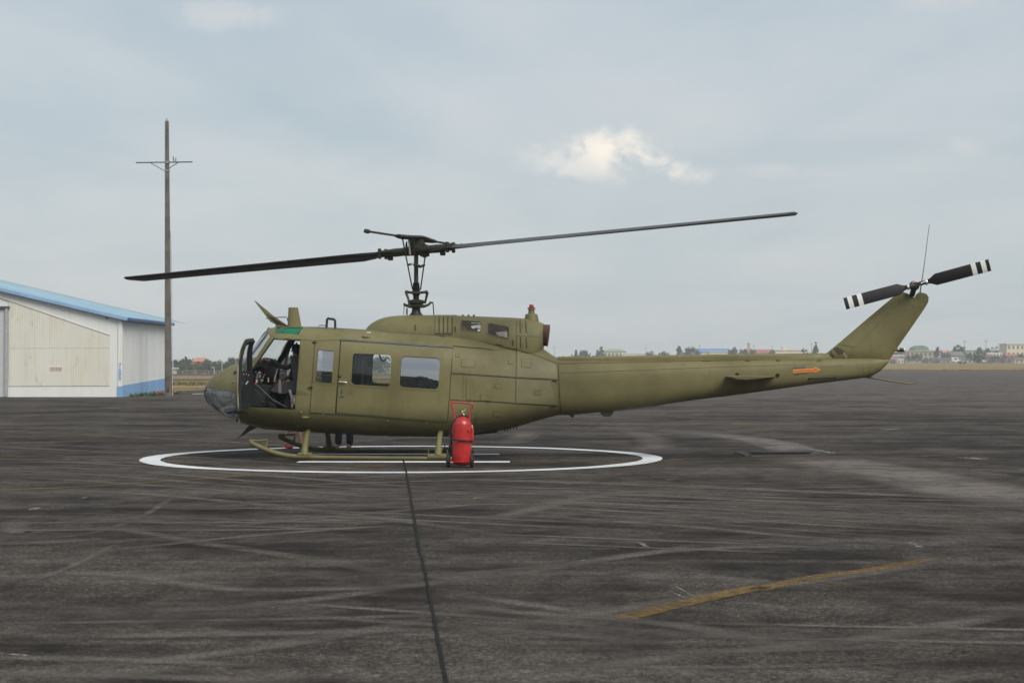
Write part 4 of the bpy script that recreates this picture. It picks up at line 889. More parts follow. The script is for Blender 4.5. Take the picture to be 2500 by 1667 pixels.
for px in (742.5,1069.5):
    x=L(px,1110,-1.3).x; zt=L(px+14,1050,-.6).z
    pts=[Vector((x,-1.30,.08)),Vector((x,-1.22,.24)),Vector((x,-1.05,.42)),Vector((x,-.75,zt+.03)),Vector((x,-.35,zt+.09)),Vector((x,0,zt+.10))]
    pts+= [Vector((p.x,-p.y,p.z)) for p in reversed(pts[:-1])]
    P=smoothpath(pts,40); m=MB(); m.tube(P,[.055+.028*max(0,(abs(p.y)-1.2)/.1)*.5 if abs(p.y)>1.2 else .05 for p in P],12); ct=m.build('cross_tube',OLIVE,heli,50)
    for s in (-1,1): m=MB(); m.box((x,s*.62,zt+.045),(.20,.16,.10)); m.build('tube_clamp',BLACK,ct,0,bevel=.02)
# belly fittings
m=MB(); a=L(640,1040,-.25); b=L(735,1047,-.25); 
m.loft([[Vector((x,-.12,z)),Vector((x,.12,z)),Vector((x,.12,z-.06)),Vector((x,-.12,z-.06))] for x,z in ((L(590,1025,0).x,L(590,1024,0).z),(a.x,a.z),(b.x,b.z))]); m.build('belly_keel',plain('belly_pale_olive',(.20,.19,.12),.6),heli,0)
for x,y,ln in ((952,1058,.05),(957,1058,.07),(963,1058,.05),(968,1058,.04),(1047,1060,.05),(1233,1046,.05),(1240,1044,.06),(1246,1042,.05),(1254,1040,.05),(1262,1038,.07)):
    p=L(x,y,-.35); m=MB(); m.tube([p+Vector((0,0,.05)),p-Vector((0,0,ln))],.010,6); m.build('drain_tube',plain('drain_pale',(.16,.16,.10),.6) if x<1100 else BLACK,heli)
m=MB(); m.bar(L(1150,1059.5,-.2),L(1214,1053.5,-.2),.3,.03); m.build('belly_skid_plate',BLACK,heli,0)
m=MB(); m.tube([L(578,1016,-.1),L(578.3,1031,-.1)],[.018,.012],8); m.build('nose_drain_mast',BLACK,heli)
m=MB(); m.tube([L(470,961.5,-.0),L(505,961,-.0)],[.006,.009],6); m.build('pitot_tube',SILVER,heli)
m=MB(); m.tube([L(568,937.5,-.93),L(567.5,932,-.97),L(572,931,-.97),L(577,930.5,-.95)],.008,6); m.build('nose_step',LGREY,heli)
# wire cutters, blade antenna, roof handle
def plate(name,poly,t,mat,y=0,parent=heli,bev=.006):
    P=[L(a,b,y) for a,b in poly]; m=MB(); m.prism([(p.x,y-t,p.z) for p in P],[(p.x,y+t,p.z) for p in P]); return m.build(name,mat,parent,0,bevel=bev)
uc=plate('wire_cutter',[(620.8,734),(625,735.5),(668,771),(700.6,793.5),(712,800),(671,801),(674,792.5),(660,785),(650,772)],.022,OLIVE)
plate('cutter_blade',[(650,766),(700,795),(676,792)],.026,OLIVE_D,0,uc,0)
plate('wire_cutter',[(577,1072.5),(590,1060),(604,1042),(614,1034.5),(640,1037.5),(610,1052)],.02,OLIVE_D)
aP=[L(a,b,-.1) for a,b in ((701.4,800),(704.4,750.5),(727.4,750.5),(737,800))]
m=MB(); th=(.05,.016,.016,.05); 
for_top=[(aP[1],aP[2],.022),(aP[0],aP[3],.055)]
def foil(a,b,t,y): return [Vector((a.x+(b.x-a.x)*u,y+t*v,a.z+(b.z-a.z)*u)) for u,v in ((0,0),(.12,.7),(.35,1),(.7,.6),(1,0),(.7,-.6),(.35,-1),(.12,-.7))]
m.loft([foil(aP[0],aP[3],.05,-.1),foil(aP[0].lerp(aP[1],.5),aP[3].lerp(aP[2],.5),.036,-.1),foil(aP[1],aP[2],.024,-.1)]); m.build('blade_antenna',OLIVE,heli,50)
m=MB(); m.tube([L(650,777.5,-.1),L(676,775,-.1),L(697,774,-.1),L(701,776,-.1),L(703,784,-.1)],.009,6); m.build('antenna_cable',DKGREY,heli)
m=MB(); m.tube([L(797,800,-.75),L(798.5,780,-.75),L(800,777.5,-.75),L(815,779.5,-.75),L(818,782,-.75),L(818.5,801,-.75)],.022,8,sy=.7); m.build('roof_step',DKGREY,heli)
m=MB(); m.tube([L(778,797.5,-.75),L(779.5,794.3,-.75),L(793,794.3,-.75),L(796,797,-.75)],.007,6); m.build('roof_rail',DKGREY,heli)
# windscreen wipers
for s in (-1,1):
    a=hit(651,815,BH)[0]; m=MB(); b0=Vector((a.x,.35*s,L(652,809,0).z+.02))
    m.tube([b0,b0+Vector((-.05,0,.03)),b0+Vector((-.12,0,-.05)),b0+Vector((-.17,.02*s,-.12))],[.022,.018,.010,.008],8); m.build('wiper_arm',BLACK,heli)
# ------------------------------------------------------------------ main rotor
hub=L(1016,612,0); MX=hub.x
m=MB(); m.lathe([(.085,0),(.085,.02),(.042,.05),(.040,.9),(.040,hub.z-L(1016,768).z+.10)],(MX,0,L(1016,768).z-.02),(0,0,1),18); mr=m.build('main_rotor',OLIVE_D,heli,40)
def mz(py): return L(1016,py,0).z
def ring(name,prof,mat=OLIVE_D,n=24): m=MB(); m.lathe([(r,mz(py)) for r,py in prof],(MX,0,0),(0,0,1),n); return m.build(name,mat,mr,35)
ring('mast_housing',[(.13,770),(.085,762),(.075,752),(.07,746)]); 
bo_=[]; 
for k in range(10): bo_+=[(.052+.0014*k,690+k*2.0),(.062+.0014*k,691+k*2.0)]
ring('mast_boot',list(reversed(bo_)),BLACK,18)
ring('swashplate',[(.08,752),(.16,749),(.165,744),(.12,743)]); ring('swash_ring',[(.12,742.5),(.15,741),(.155,735),(.13,732.5),(.06,731)]); ring('collective_sleeve',[(.055,731),(.055,722),(.07,719),(.07,709),(.05,707)])
def mpart(name,pts,r,mat=OLIVE_D,n=8,sy=1.): m=MB(); m.tube([L(a,b,y) for a,b,y in pts],r,n,sy=sy); return m.build(name,mat,mr)
mpart('swash_horn',[(1016,749,-.1),(1000,748,-.12),(990,745,-.1),(986,742,-.08)],[.03,.03,.026,.02]); mpart('swash_horn',[(1016,749,-.1),(1035,748,-.12),(1046,744,-.1),(1052,738,-.05)],[.03,.026,.022,.022])
mpart('control_rod',[(986.5,743,-.08),(986,768,-.08)],.008,LGREY,6); mpart('control_rod',[(993.5,752,.1),(993.5,769,.1)],.014); mpart('control_rod',[(1057,739,0),(1059.5,770,0)],.010); mpart('swash_horn',[(1050,738,-.05),(1057,739,0)],.014)
mpart('scissor_arm',[(990,712.5,-.05),(1002,714,-.08),(1016,716,-.08),(1030,714,-.08),(1044,712.5,-.05)],[.030,.022,.03,.022,.030]); 
mpart('scissor_link',[(991,713,-.06),(997,730,-.09),(999,743,-.1)],[.026,.020,.02]); mpart('scissor_link',[(1043.5,713,.04),(1040,730,.06),(1037,741,.06)],[.026,.020,.02])
mpart('pitch_tube',[(982.5,582,-.16),(994,640,-.10),(1007,706,-.05)],.0125); mpart('pitch_tube',[(1041,606,.12),(1036,640,.10),(1026.5,708,.05)],.0125); mpart('pitch_tube',[(1010.5,585,-.22),(1012.5,640,-.14)],.011)
mpart('mixing_lever',[(997.5,646.5,-.12),(1006,644.5,-.13),(1016,648,-.14),(1027,651,-.1),(1036,647,.0)],[.022,.016,.034,.026,.022]); mpart('lever_pin',[(1004,645.5,-.15),(1010,645.5,-.15)],.014,SILVER)
# hub: yoke along the blades, trunnion, stabiliser bar above
phi=R(-36.7)-YAW; rd=Vector((math.cos(phi),math.sin(phi),math.tan(R(2.28)))).normalized(); rn=Vector((-math.sin(phi),math.cos(phi),0)); ru=rd.cross(rn).normalized()
hc=Vector((MX,0,hub.z))
m=MB(); m.tube([hc-rd*.75,hc-rd*.55,hc-rd*.2,hc,hc+rd*.2,hc+rd*.55,hc+rd*.75],[.062,.075,.105,.115,.105,.075,.062],14,sy=.8); m.build('rotor_yoke',OLIVE_D,mr,50)
m=MB(); m.box(hc+Vector((0,0,.13)),(.26,.22,.20)); m.box(hc+Vector((.06,.02,.06)),(.34,.16,.10)); m.build('trunnion_block',OLIVE_D,mr,0,bevel=.025)
for s in (-1,1):
    d=rd*s
    m=MB(); m.tube([hc+d*.30,hc+d*.5,hc+d*.82],[.088,.092,.075],14,sy=.85); g=m.build('blade_grip',OLIVE_D,mr,40)
    m=MB()
    for q in (-1,1): m.lathe([(.026,-.095),(.034,-.085),(.034,.085),(.024,.095)],hc+d*.80+rn*q*.09,ru,10)
    m.build('grip_bolt',OLIVE_D,g)
    m=MB(); m.bar(hc+d*.42-rn*s*.10-ru*.05,hc+d*.80-rn*s*.12-ru*.01,.03,.03); m.bar(hc+d*.50+rn*s*.10+ru*.02,hc+d*.86+rn*s*.13+ru*.02,.03,.03); m.build('drag_brace',OLIVE_D,g,0,bevel=.006)
    m=MB(); m.box(hc+d*.62-ru*.10,(.10,.08,.07)); m.build('pitch_horn',OLIVE_D,g,0,bevel=.015)
    le=rn*s   # leading edge side, turning anticlockwise from above
    def sec(r,ch,tk,pit):
        p=hc+d*r; u=(le*math.cos(R(pit))+ru*math.sin(R(pit))); v=d.cross(u).normalized(); v=v if v.z>0 else -v
        return [p+u*ch*(a-.25 if False else a)+v*ch*tk*b for a,b in ((.27,0),(.25,.3),(.17,.48),(0,.5),(-.3,.3),(-.73,.02),(-.73,-.02),(-.3,-.3),(0,-.5),(.17,-.48),(.25,-.3))]
    m=MB(); RR=7.74
    m.loft([sec(.74,.16,.42,9),sec(.95,.22,.36,9),sec(1.25,.42,.18,9.5),sec(1.6,.53,.125,10),sec(3,.533,.12,9.2),sec(4.5,.533,.12,8),sec(6,.533,.12,7),sec(RR-.03,.533,.12,6),sec(RR,.50,.06,6)]); m.build('rotor_blade',BLADE,mr,40)
# stabiliser bar across the blades
e0=L(899,564.5,0); 
bd=Vector((rn.x,rn.y,0)).normalized(); Rb=1.36
bc=Vector((MX,0,mz(583)))
end=bc-bd*Rb; zr=CH+(HZ-564.5)*((HM@end).y)/F
slope=(zr-bc.z)/Rb; bdv=(bd-Vector((0,0,slope))).normalized()
sb=MB(); sb.tube([bc-bdv*Rb,bc,bc+bdv*Rb],.020,8); sbo=sb.build('stabiliser_bar',OLIVE_D,mr)
for s in (-1,1):
    m=MB(); m.lathe([(.018,-.07),(.038,-.05),(.042,0),(.036,.05),(.016,.07)],bc+bdv*Rb*s,bdv,12); m.build('bar_weight',OLIVE_D,sbo)
    side=bdv.cross(Vector((0,0,1))).normalized(); m=MB()
    P=[bc-bdv*.52+side*.02*s,bc-bdv*.3+side*.10*s,bc+side*.13*s+Vector((0,0,.02)),bc+bdv*.3+side*.10*s,bc+bdv*.52+side*.02*s]; m.tube(smoothpath(P,16),.045,8,sy=.75); m.build('bar_frame',OLIVE_D,sbo,50)
m=MB(); m.lathe([(.06,mz(590)),(.075,mz(584)),(.05,mz(579))],(MX,0,0),(0,0,1),14); m.build('bar_pivot',OLIVE_D,sbo)
mpart('damper_link',[(998,586,-.2),(999.5,600,-.2),(1001,622,-.18)],[.02,.013,.02],LGREY); mpart('damper',[(993,590,-.15),(992,600,-.15),(995,612,-.14)],[.012,.022,.012],BLACK); mpart('damper',[(1032,588,.0),(1036,598,-.05),(1034,606,-.05)],[.022,.030,.02])
mpart('hub_fitting',[(1026,621,-.1),(1036,624,-.12),(1048,621,-.12)],[.03,.045,.03])
# ------------------------------------------------------------------ wheeled fire extinguisher
ex=G(1126.5,1141); ex.z=0; lean=0
fe=empty('fire_extinguisher',ex,R(0),'tall red wheeled fire extinguisher standing in front of the helicopter','fire extinguisher')
m=MB(); rr=.157
m.lathe([(.002,.03),(.06,.032),(.115,.05),(.145,.085),(rr,.13),(rr+.002,.20),(rr,.60),(rr,.69),(.150,.735),(.128,.775),(.09,.805),(.05,.82),(.04,.835),(.002,.836)],(0,0,0),(0,0,1),40); m.build('cylinder',REDP,fe,50)
m=MB(); m.lathe([(rr+.003,.695),(rr+.004,.70),(rr+.003,.706)],(0,0,0),(0,0,1),40,False); m.build('weld_seam',plain('red_enamel_dull',(.42,.03,.03),.5),fe,50)
fr=MB(); H=[(-.150,-.06,.55),(-.140,-.06,.70),(-.128,-.055,.88),(-.150,-.05,.96),(-.182,-.05,1.02),(-.182,-.05,1.045),(-.165,-.05,1.062),(.13,-.05,1.052),(.163,-.05,1.035),(.17,-.05,1.01),(.15,-.05,.96),(.118,-.055,.88),(.118,-.06,.70),(.118,-.15,.60)]
fr.tube(smoothpath(H,70),.0145,10); fr.build('push_handle',REDP,fe)
m=MB(); m.tube([(-.19,.0,.105),(.16,.0,.105)],.012,8); m.build('axle',REDP,fe)
m=MB(); m.bar((-.165,-.165,.105),(.125,-.165,.105),.03,.012); m.bar((-.165,-.165,.105),(-.165,.02,.105),.03,.012); m.bar((.125,-.165,.105),(.125,.02,.105),.03,.012); m.build('base_frame',REDP,fe,0)
for x in (-.218,.17):
    wl=MB(); wl.lathe([(.05,-.028),(.10,-.03),(.118,-.02),(.121,0),(.118,.02),(.10,.03),(.05,.028)],(x,.02,.121),(1,0,0),28); wo=wl.build('wheel',RUBBER,fe,40)
    m=MB(); m.lathe([(.055,-.034),(.05,-.036),(.02,-.03),(.02,.03),(.05,.036),(.055,.034)],(x,.02,.121),(1,0,0),18); m.build('hub',REDP,wo,40)
m=MB(); m.lathe([(.028,.83),(.03,.86),(.022,.875),(.022,.90)],(0,0,0),(0,0,1),16); m.tube([(0,-.02,.87),(.02,-.03,.88),(.03,-.03,.862)],.014,8); vl=m.build('valve',STEEL,fe)
m=MB(); m.tube([(-.055,-.01,.862),(-.02,-.01,.885),(.01,-.01,.89)],[.018,.022,.014],8,sy=.6); m.build('carry_grip',REDP,vl); m=MB(); m.tube([(-.045,-.01,.945),(-.03,-.01,.92),(-.012,-.01,.89)],[.010,.012,.010],8,sy=.6); m.build('squeeze_lever',BLACK,vl)
m=MB(); m.tube(smoothpath([(-.005,-.015,.90),(.0,-.015,.925),(.022,-.015,.92),(.04,-.015,.945),(.05,-.015,.962)],14),[.010]*5+[.006]*4+[.004]*5,6); m.build('safety_tag',plain('tag_yellow',(.70,.58,.06),.5),vl)
# hose: from the valve over the shoulder, wrapped round the body, down the left side
hs=[(.02,-.03,.86),(-.04,-.06,.85),(-.11,-.10,.80),(-.165,-.11,.72),(-.195,-.08,.62),(-.20,-.06,.52),(-.185,-.11,.47),(-.14,-.15,.462),(-.05,-.178,.455),(.06,-.178,.45),(.13,-.14,.448),(.172,-.05,.44),(.165,.05,.43),(.08,.16,.44),(-.08,.16,.45),(-.17,.06,.42),(-.20,.0,.35),(-.185,.02,.25),(-.17,.04,.18)]
m=MB(); m.tube(smoothpath(hs,110),.0135,10); m.build('hose',RUBBER,fe)
m=MB(); m.tube(smoothpath([(.03,-.03,.862),(.09,-.04,.84),(.13,-.02,.78),(.142,.0,.72),(.146,.0,.69)],24),.0125,8); m.build('hose',RUBBER,fe)
m=MB(); m.tube([(.160,0,.70),(.168,0,.655)],.014,10); m.build('hose_fitting',SILVER,fe)
m=MB(); m.tube([(.168,-.02,.655),(.170,-.02,.62),(.166,-.02,.50),(.160,-.02,.44),(.155,-.02,.41)],[.020,.026,.028,.034,.022],12); m.build('discharge_horn',REDP,fe)
fe.rotation_euler=(0,R(.9),0)
# ------------------------------------------------------------------ people
def skin_body(name,J,E,root,groups,mats,sub=2):
    names=list(J); idx={n:i for i,n in enumerate(names)}
    me=bpy.data.meshes.new(name); me.from_pydata([J[n][0] for n in names],[(idx[a],idx[b]) for a,b in E],[]); o=bpy.data.objects.new(name,me); COL.objects.link(o)
    md=o.modifiers.new('skin','SKIN'); md.use_smooth_shade=True
    lay=me.skin_vertices[0] if len(me.skin_vertices) else None
    for n in names:
        r=J[n][1]; r=r if isinstance(r,tuple) else (r,r); lay.data[idx[n]].radius=r; lay.data[idx[n]].use_root=(n==root)
    sd=o.modifiers.new('sub','SUBSURF'); sd.levels=sub; sd.render_levels=sub
    res=evaluated(o,name); bpy.data.objects.remove(o); res.name=name; res.materials.clear()
    for m_ in mats: res.materials.append(m_)
    segs=[(Vector(J[a][0]),Vector(J[b][0]),groups.get(b,groups.get(a,0))) for a,b in E]
    for p in res.polygons:
        p.use_smooth=True; c=p.center; best=(1e9,0)
        for a,b,g in segs:
            ab=b-a; t=max(0,min(1,(c-a).dot(ab)/max(1e-9,ab.length_squared))); d=(c-a-ab*t).length
            if d<best[0]: best=(d,g)
        p.material_index=best[1]
    ob=bpy.data.objects.new(name,res); COL.objects.link(ob); return ob
def hand(J,E,G_,w,f,dn,n,curl,g):
    """five fingers from wrist w towards f, palm facing dn; n is the joint name of the wrist"""
    f=Vector(f).normalized(); dn=(Vector(dn)-f*Vector(dn).dot(f)).normalized(); s=f.cross(dn).normalized(); w=Vector(w)
    J[n+'p']=(tuple(w+f*.055),(.034,.016)); E.append((n,n+'p')); G_[n+'p']=g
    for k,(o,l) in enumerate(((-.030,.075),(-.010,.088),(.010,.082),(.029,.066))):
        a=w+f*.095+s*o; b=a+(f*math.cos(curl)+dn*math.sin(curl))*l*.5; c=b+(f*math.cos(2*curl)+dn*math.sin(2*curl))*l*.5; pr=n+'p'
        for q,pt,r in (('a',a,.0105),('b',b,.0095),('c',c,.008)):
            J[n+str(k)+q]=(tuple(pt),r); E.append((pr,n+str(k)+q)); pr=n+str(k)+q; G_[pr]=g
    a=w+f*.035+s*-.040; b=a+f*.035+s*-.022+dn*.010; c=b+f*.03+dn*.012; pr=n+'p'
    for q,pt,r in (('a',a,.013),('b',b,.011),('c',c,.009)):
        J[n+'t'+q]=(tuple(pt),r); E.append((pr,n+'t'+q)); pr=n+'t'+q; G_[pr]=g
def head_bits(par,c,fw,up,hairmat,sz=1.,cap=False):
    fw=Vector(fw).normalized(); up=Vector(up).normalized(); sd=fw.cross(up)
    for s in (-1,1):
        m=MB(); m.lathe([(.001,-.012),(.009,-.008),(.012,0),(.009,.008),(.001,.012)],c+fw*.088*sz+sd*.032*s+up*.0,fw,10); m.build('eye',plain('eye_dark',(.03,.02,.02),.3) if 'eye_dark' not in bpy.data.materials else bpy.data.materials['eye_dark'],par)
        m=MB(); m.lathe([(.004,-.02),(.02,-.012),(.024,0),(.014,.01),(.002,.012)],c+sd*.082*s*sz-fw*.005,sd*s,10); m.build('ear',SKIN,par)
    m=MB(); rings=[]
    for k in range(9):
        a=R(-8+98*k/8); rings.append([c-fw*.012+ (fw*math.cos(t)*.102+sd*math.sin(t)*.086)*math.cos(a)*sz*(1.04 if math.cos(t)<.5 else .98)+up*(math.sin(a)*.122*sz+ (.035*math.cos(t) if k<6 else 0)) for t in [2*math.pi*q/20 for q in range(20)]])
    m.loft(rings); m.build('cap' if cap else 'hair',hairmat,par,60)
def standing(name,loc,ang,h,mats,label,spread=.13,stride=.12,shorts=False,cap=False):
    e=empty(name,loc,ang,label,'person'); k=h/1.72; J={}; E=[]; Gp={}
    def j(n,p,r,g,par=None):
        J[n]=(tuple(c*k for c in p),tuple(x*k for x in r) if isinstance(r,tuple) else r*k); Gp[n]=g
        if par: E.append((par,n))
    j('pel',(0,0,.93),(.15,.11),1); j('wai',(0,.01,1.08),(.135,.10),0,'pel'); j('che',(0,0,1.27),(.165,.11),0,'wai'); j('nek',(0,-.01,1.45),.055,2,'che'); j('jaw',(0,.02,1.53),(.062,.07),2,'nek'); j('hed',(0,.015,1.61),(.075,.092),2,'jaw'); j('crn',(0,.0,1.67),(.06,.075),2,'hed')
    for s,nm in ((-1,'l'),(1,'r')):
        st=stride*s
        j(nm+'hip',(.09*s,0,.88),(.085,.09),1,'pel'); j(nm+'kne',(spread*s,.5*st+.02,.49),(.062 if not shorts else .055,.06),1 if not shorts else 1,nm+'hip')
        g=2 if shorts else 1; r=.043 if shorts else .075
        j(nm+'cal',(spread*s*1.05,.8*st-.01,.33),(.052 if shorts else .078,.056 if shorts else .08),g,nm+'kne'); j(nm+'ank',(spread*s*1.1,st,.10),(.036 if shorts else .080,.04 if shorts else .085),g,nm+'cal')
        j(nm+'hel',(spread*s*1.1,st-.04,.045),.038,3,nm+'ank'); j(nm+'toe',(spread*s*1.15,st+.15,.035),(.042,.028),3,nm+'hel')
        j(nm+'sho',(.185*s,0,1.38),.062,0,'che'); j(nm+'elb',(.235*s,-.02,1.10),.042,0,nm+'sho'); j(nm+'wri',(.235*s,.08,.86),.028,2,nm+'elb')
        Jw=J[nm+'wri'][0]; hand(J,E,Gp,Jw,(0,.25,-1),(-s,0,0),nm+'wri',.3,2)
    b=skin_body('body',J,E,'pel',Gp,mats,2); b.parent=e
    head_bits(b,Vector((0,.005,1.60))*k,(0,1,0),(0,0,1),HAIR if not cap else CLOTHB,k,cap); return e
f1=G(698,1096); standing('person',(f1.x+.15,f1.y+.05,0),R(-86),1.60,[SHIRT,plain('khaki_shorts',(.10,.085,.06),.85),SKIN,SHOER],'person in shorts and red shoes standing behind the nose',.09,.165,True)
f2=G(840,1093); standing('person',(f2.x,f2.y,0),R(160),1.62,[CLOTHB,JEANS,SKIN,plain('brown_shoe',(.09,.05,.035),.6)],'person in dark jeans standing behind the cabin',.115,.02,False)
# ---- pilot in the near crew seat
pil=empty('person',(0,0,0),0,'pilot in black sleeves reaching forward from the cockpit seat','person'); pil.matrix_world=HM
J={};E=[];Gp={}
def pj(n,px,py,y,r,g,par=None):
    J[n]=(tuple(L(px,py,y)),r); Gp[n]=g
    if par: E.append((par,n))
Y0=-.50
pj('pel',722,944,Y0,(.15,.12),0); pj('wai',724,922,Y0,(.135,.11),0,'pel'); pj('che',724,898,Y0,(.165,.12),0,'wai'); pj('nek',724,875,Y0,.058,1,'che'); pj('jaw',723,866,Y0,(.065,.07),1,'nek'); pj('hed',724,856,Y0,(.075,.092),1,'jaw'); pj('crn',725,847,Y0,(.06,.075),1,'hed')
pj('nsho',721,889,Y0-.17,.060,0,'che'); pj('nelb',697,899,Y0-.20,.046,0,'nsho'); pj('nfor',676,889,Y0-.12,.038,0,'nelb'); pj('nwri',660,880.5,Y0-.05,.030,0,'nfor')
hand(J,E,Gp,J['nwri'][0],(-1,.05,.30),(-.25,0,-1),'nwri',.45,1)
pj('fsho',721,889,Y0+.19,.060,0,'che'); pj('felb',712,918,Y0+.27,.045,0,'fsho'); pj('ffor',702,922,Y0+.22,.040,1,'felb'); pj('fwri',690,926,Y0+.14,.028,1,'ffor'); hand(J,E,Gp,J['fwri'][0],(-1,0,-.2),(0,-.2,-1),'fwri',.8,1)
for s,nm in ((-1,'l'),(1,'r')):
    pj(nm+'hip',716,946,Y0+.1*s,.088,0,'pel'); pj(nm+'kne',672,940,Y0+.15*s,.062,0,nm+'hip'); pj(nm+'cal',660,960,Y0+.15*s,.055,0,nm+'kne'); pj(nm+'ank',648,990,Y0+.13*s,.045,0,nm+'cal'); pj(nm+'toe',628,992,Y0+.13*s,.038,2,nm+'ank')
pb=skin_body('body',J,E,'pel',Gp,[CLOTHB,SKIN,BLACK],2); pb.parent=pil
hc_=L(724,857,Y0); head_bits(pb,hc_,(-1,0,.0),(0,0,1),CLOTHB,1.05,True)
for s in (-1,1):
    m=MB(); m.lathe([(.03,-.02),(.042,-.01),(.042,.015),(.03,.03)],hc_+Vector((.0,s*.085,0)),(0,s,0),14); m.build('headset_cup',BLACK,pb)
m=MB(); m.tube(smoothpath([hc_+Vector((0,-.10,.02)),hc_+Vector((.0,-.085,.10)),hc_+Vector((0,0,.15)),hc_+Vector((0,.085,.10)),hc_+Vector((0,.10,.02))],16),.012,6); m.build('headset_band',BLACK,pb)
# ------------------------------------------------------------------ hangar
def sheetmetal(name,c1,c2,pitch=.19,stain=(.55,.47,.30),samt=.5,rough=.55,dirt_veil=.4):
    m,nt,b,o=newmat(name); t=nd(nt,'ShaderNodeTexCoord').outputs['Object']; s=nd(nt,'ShaderNodeSeparateXYZ'); lk(nt,t,s.inputs[0])
    n=noise(nt,mapping(nt,t,(.5,.5,.22)),1.4,6,.62); n2=noise(nt,mapping(nt,t,(3,3,.25)),1.6,5,.6); n3=noise(nt,mapping(nt,t,(1,1,.3),(0,0,0),(4,4,9)),3,6,.7)
    c=mix(nt,ramp(nt,n,((.35,0.),(.65,1.))),c1,c2); c=mix(nt,mth(nt,'MULTIPLY',ramp(nt,n2,((.5,0.),(.72,1.))),samt),c,stain); c=mix(nt,mth(nt,'MULTIPLY',ramp(nt,n3,((.6,0.),(.72,1.))),dirt_veil),c,(.20,.20,.18))
    lk(nt,c,b.inputs['Base Color']); b.inputs['Roughness'].default_value=rough; b.inputs['Specular IOR Level'].default_value=.3
    w=mth(nt,'SINE',mth(nt,'MULTIPLY',mth(nt,'ADD',s.outputs[0],s.outputs[1]),2*math.pi/pitch)); bn=nd(nt,'ShaderNodeBump'); bn.inputs['Strength'].default_value=.12; bn.inputs['Distance'].default_value=.03
    lk(nt,w,bn.inputs['Height']); lk(nt,bn.outputs[0],b.inputs['Normal']); return m
HW=sheetmetal('white_sheeting',(.70,.70,.67),(.75,.75,.73),.12,(.58,.55,.47),.25,dirt_veil=.16); HB=sheetmetal('cream_sheeting',(.635,.61,.53),(.69,.675,.60),.12,(.60,.52,.33),.45)
HBL=sheetmetal('blue_sheeting',(.18,.34,.57),(.23,.40,.62),.12,(.34,.50,.68),.35,dirt_veil=.1); HRF=sheetmetal('roof_blue_sheeting',(.28,.43,.53),(.35,.49,.57),.9,(.43,.54,.60),.55,dirt_veil=.15); HGUT=plain('gutter_blue',(.035,.10,.22),.5)
HD=91.; c0=G(298,968.8); hx=c0.x; HD=c0.y; EZ=W(298,779,HD).z; SL=(W(0,711,HD).z-EZ)/(hx-W(0,711,HD).x); HL=11.6; WDT=34.
hg=empty('hangar',(hx,HD,0),0,'white and cream metal hangar with pale blue roof at the left edge','hangar')
hg.rotation_euler=(0,R(.25),0)
def hp_(px,py): p=W(px,py,HD); return (p.x-hx,p.z)
xl=-WDT; rz=EZ+SL*WDT/2
m=MB(); m.prism([(0,0,-.2),(0,0,EZ),(-WDT/2,0,rz),(-WDT,0,EZ),(-WDT,0,-.2)],[(0,HL,-.2),(0,HL,EZ),(-WDT/2,HL,rz),(-WDT,HL,EZ),(-WDT,HL,-.2)]); m.build('wall',HW,hg,0)
m=MB()
for s,sg in ((0,1),(-WDT,-1)):
    pass
ov=.22
m.prism([(.28,-ov,EZ-.06-.28*0+.02),(.28,-ov,EZ+.10),(-WDT/2,-ov,rz+.20),(-WDT/2,-ov,rz+.04)],[(.28,HL+ov,EZ-.04),(.28,HL+ov,EZ+.10),(-WDT/2,HL+ov,rz+.20),(-WDT/2,HL+ov,rz+.04)]); 
m.prism([(-WDT-.28,-ov,EZ-.04),(-WDT/2-.004,-ov,rz+.04),(-WDT/2-.004,-ov,rz+.20),(-WDT-.28,-ov,EZ+.10)],[(-WDT-.28,HL+ov,EZ-.04),(-WDT/2-.004,HL+ov,rz+.04),(-WDT/2-.004,HL+ov,rz+.20),(-WDT-.28,HL+ov,EZ+.10)])
rf=m.build('roof',HRF,hg,0)
for k in range(8):
    y=.5+k*2.2; m=MB(); m.bar((.27,y,EZ+.115),(-WDT/2,y,rz+.215),.06,.035); m.build('roof_seam',HRF,rf,0)
m=MB(); m.bar((.285,-ov-.03,EZ-.02),(-WDT/2,-ov-.03,rz+.07),.05,.14); m.build('fascia',plain('fascia_blue',(.24,.38,.57),.6,0,.15,1.5),rf,0)
m=MB(); m.box((.34,HL/2,EZ-.02),(.14,HL+.5,.15)); m.build('gutter',HGUT,rf,0,bevel=.02)
m=MB(); m.box((.06,HL/2,EZ-.22),(.05,HL,.06)); m.build('eave_trim',WHITE,rf,0)
pn=[hp_(21,733),(hp_(267,818.3)[0],hp_(267,818.3)[1]),hp_(267,941.5),hp_(22,943.5)]
for nm,poly,mt,y in (('cream_panel',[hp_(20.5,732.5),hp_(267,818.3),hp_(267,849.5),hp_(21,851.5)],HB,-.03),('cream_panel',[hp_(21,852),hp_(267,850),hp_(267,941.5),hp_(22,943.5)],HB,-.03),('corner_panel',[hp_(288,780),hp_(297.9,782),hp_(297.9,943),hp_(288,943)],HW,-.045),('corner_panel',[hp_(286.5,943),hp_(297.9,943),hp_(297.9,969),hp_(286.5,969)],HBL,-.045)):
    m=MB(); m.prism([(x,y,z) for x,z in poly],[(x,y+.024,z) for x,z in poly]); m.build(nm,mt,hg,0)
m=MB(); a=hp_(0,729); b=hp_(268,819); m.bar((a[0],-.03,a[1]),(b[0],-.03,b[1]),.03,.03); m.build('cream_panel_trim',plain('trim_grey',(.30,.29,.26),.7),hg,0)
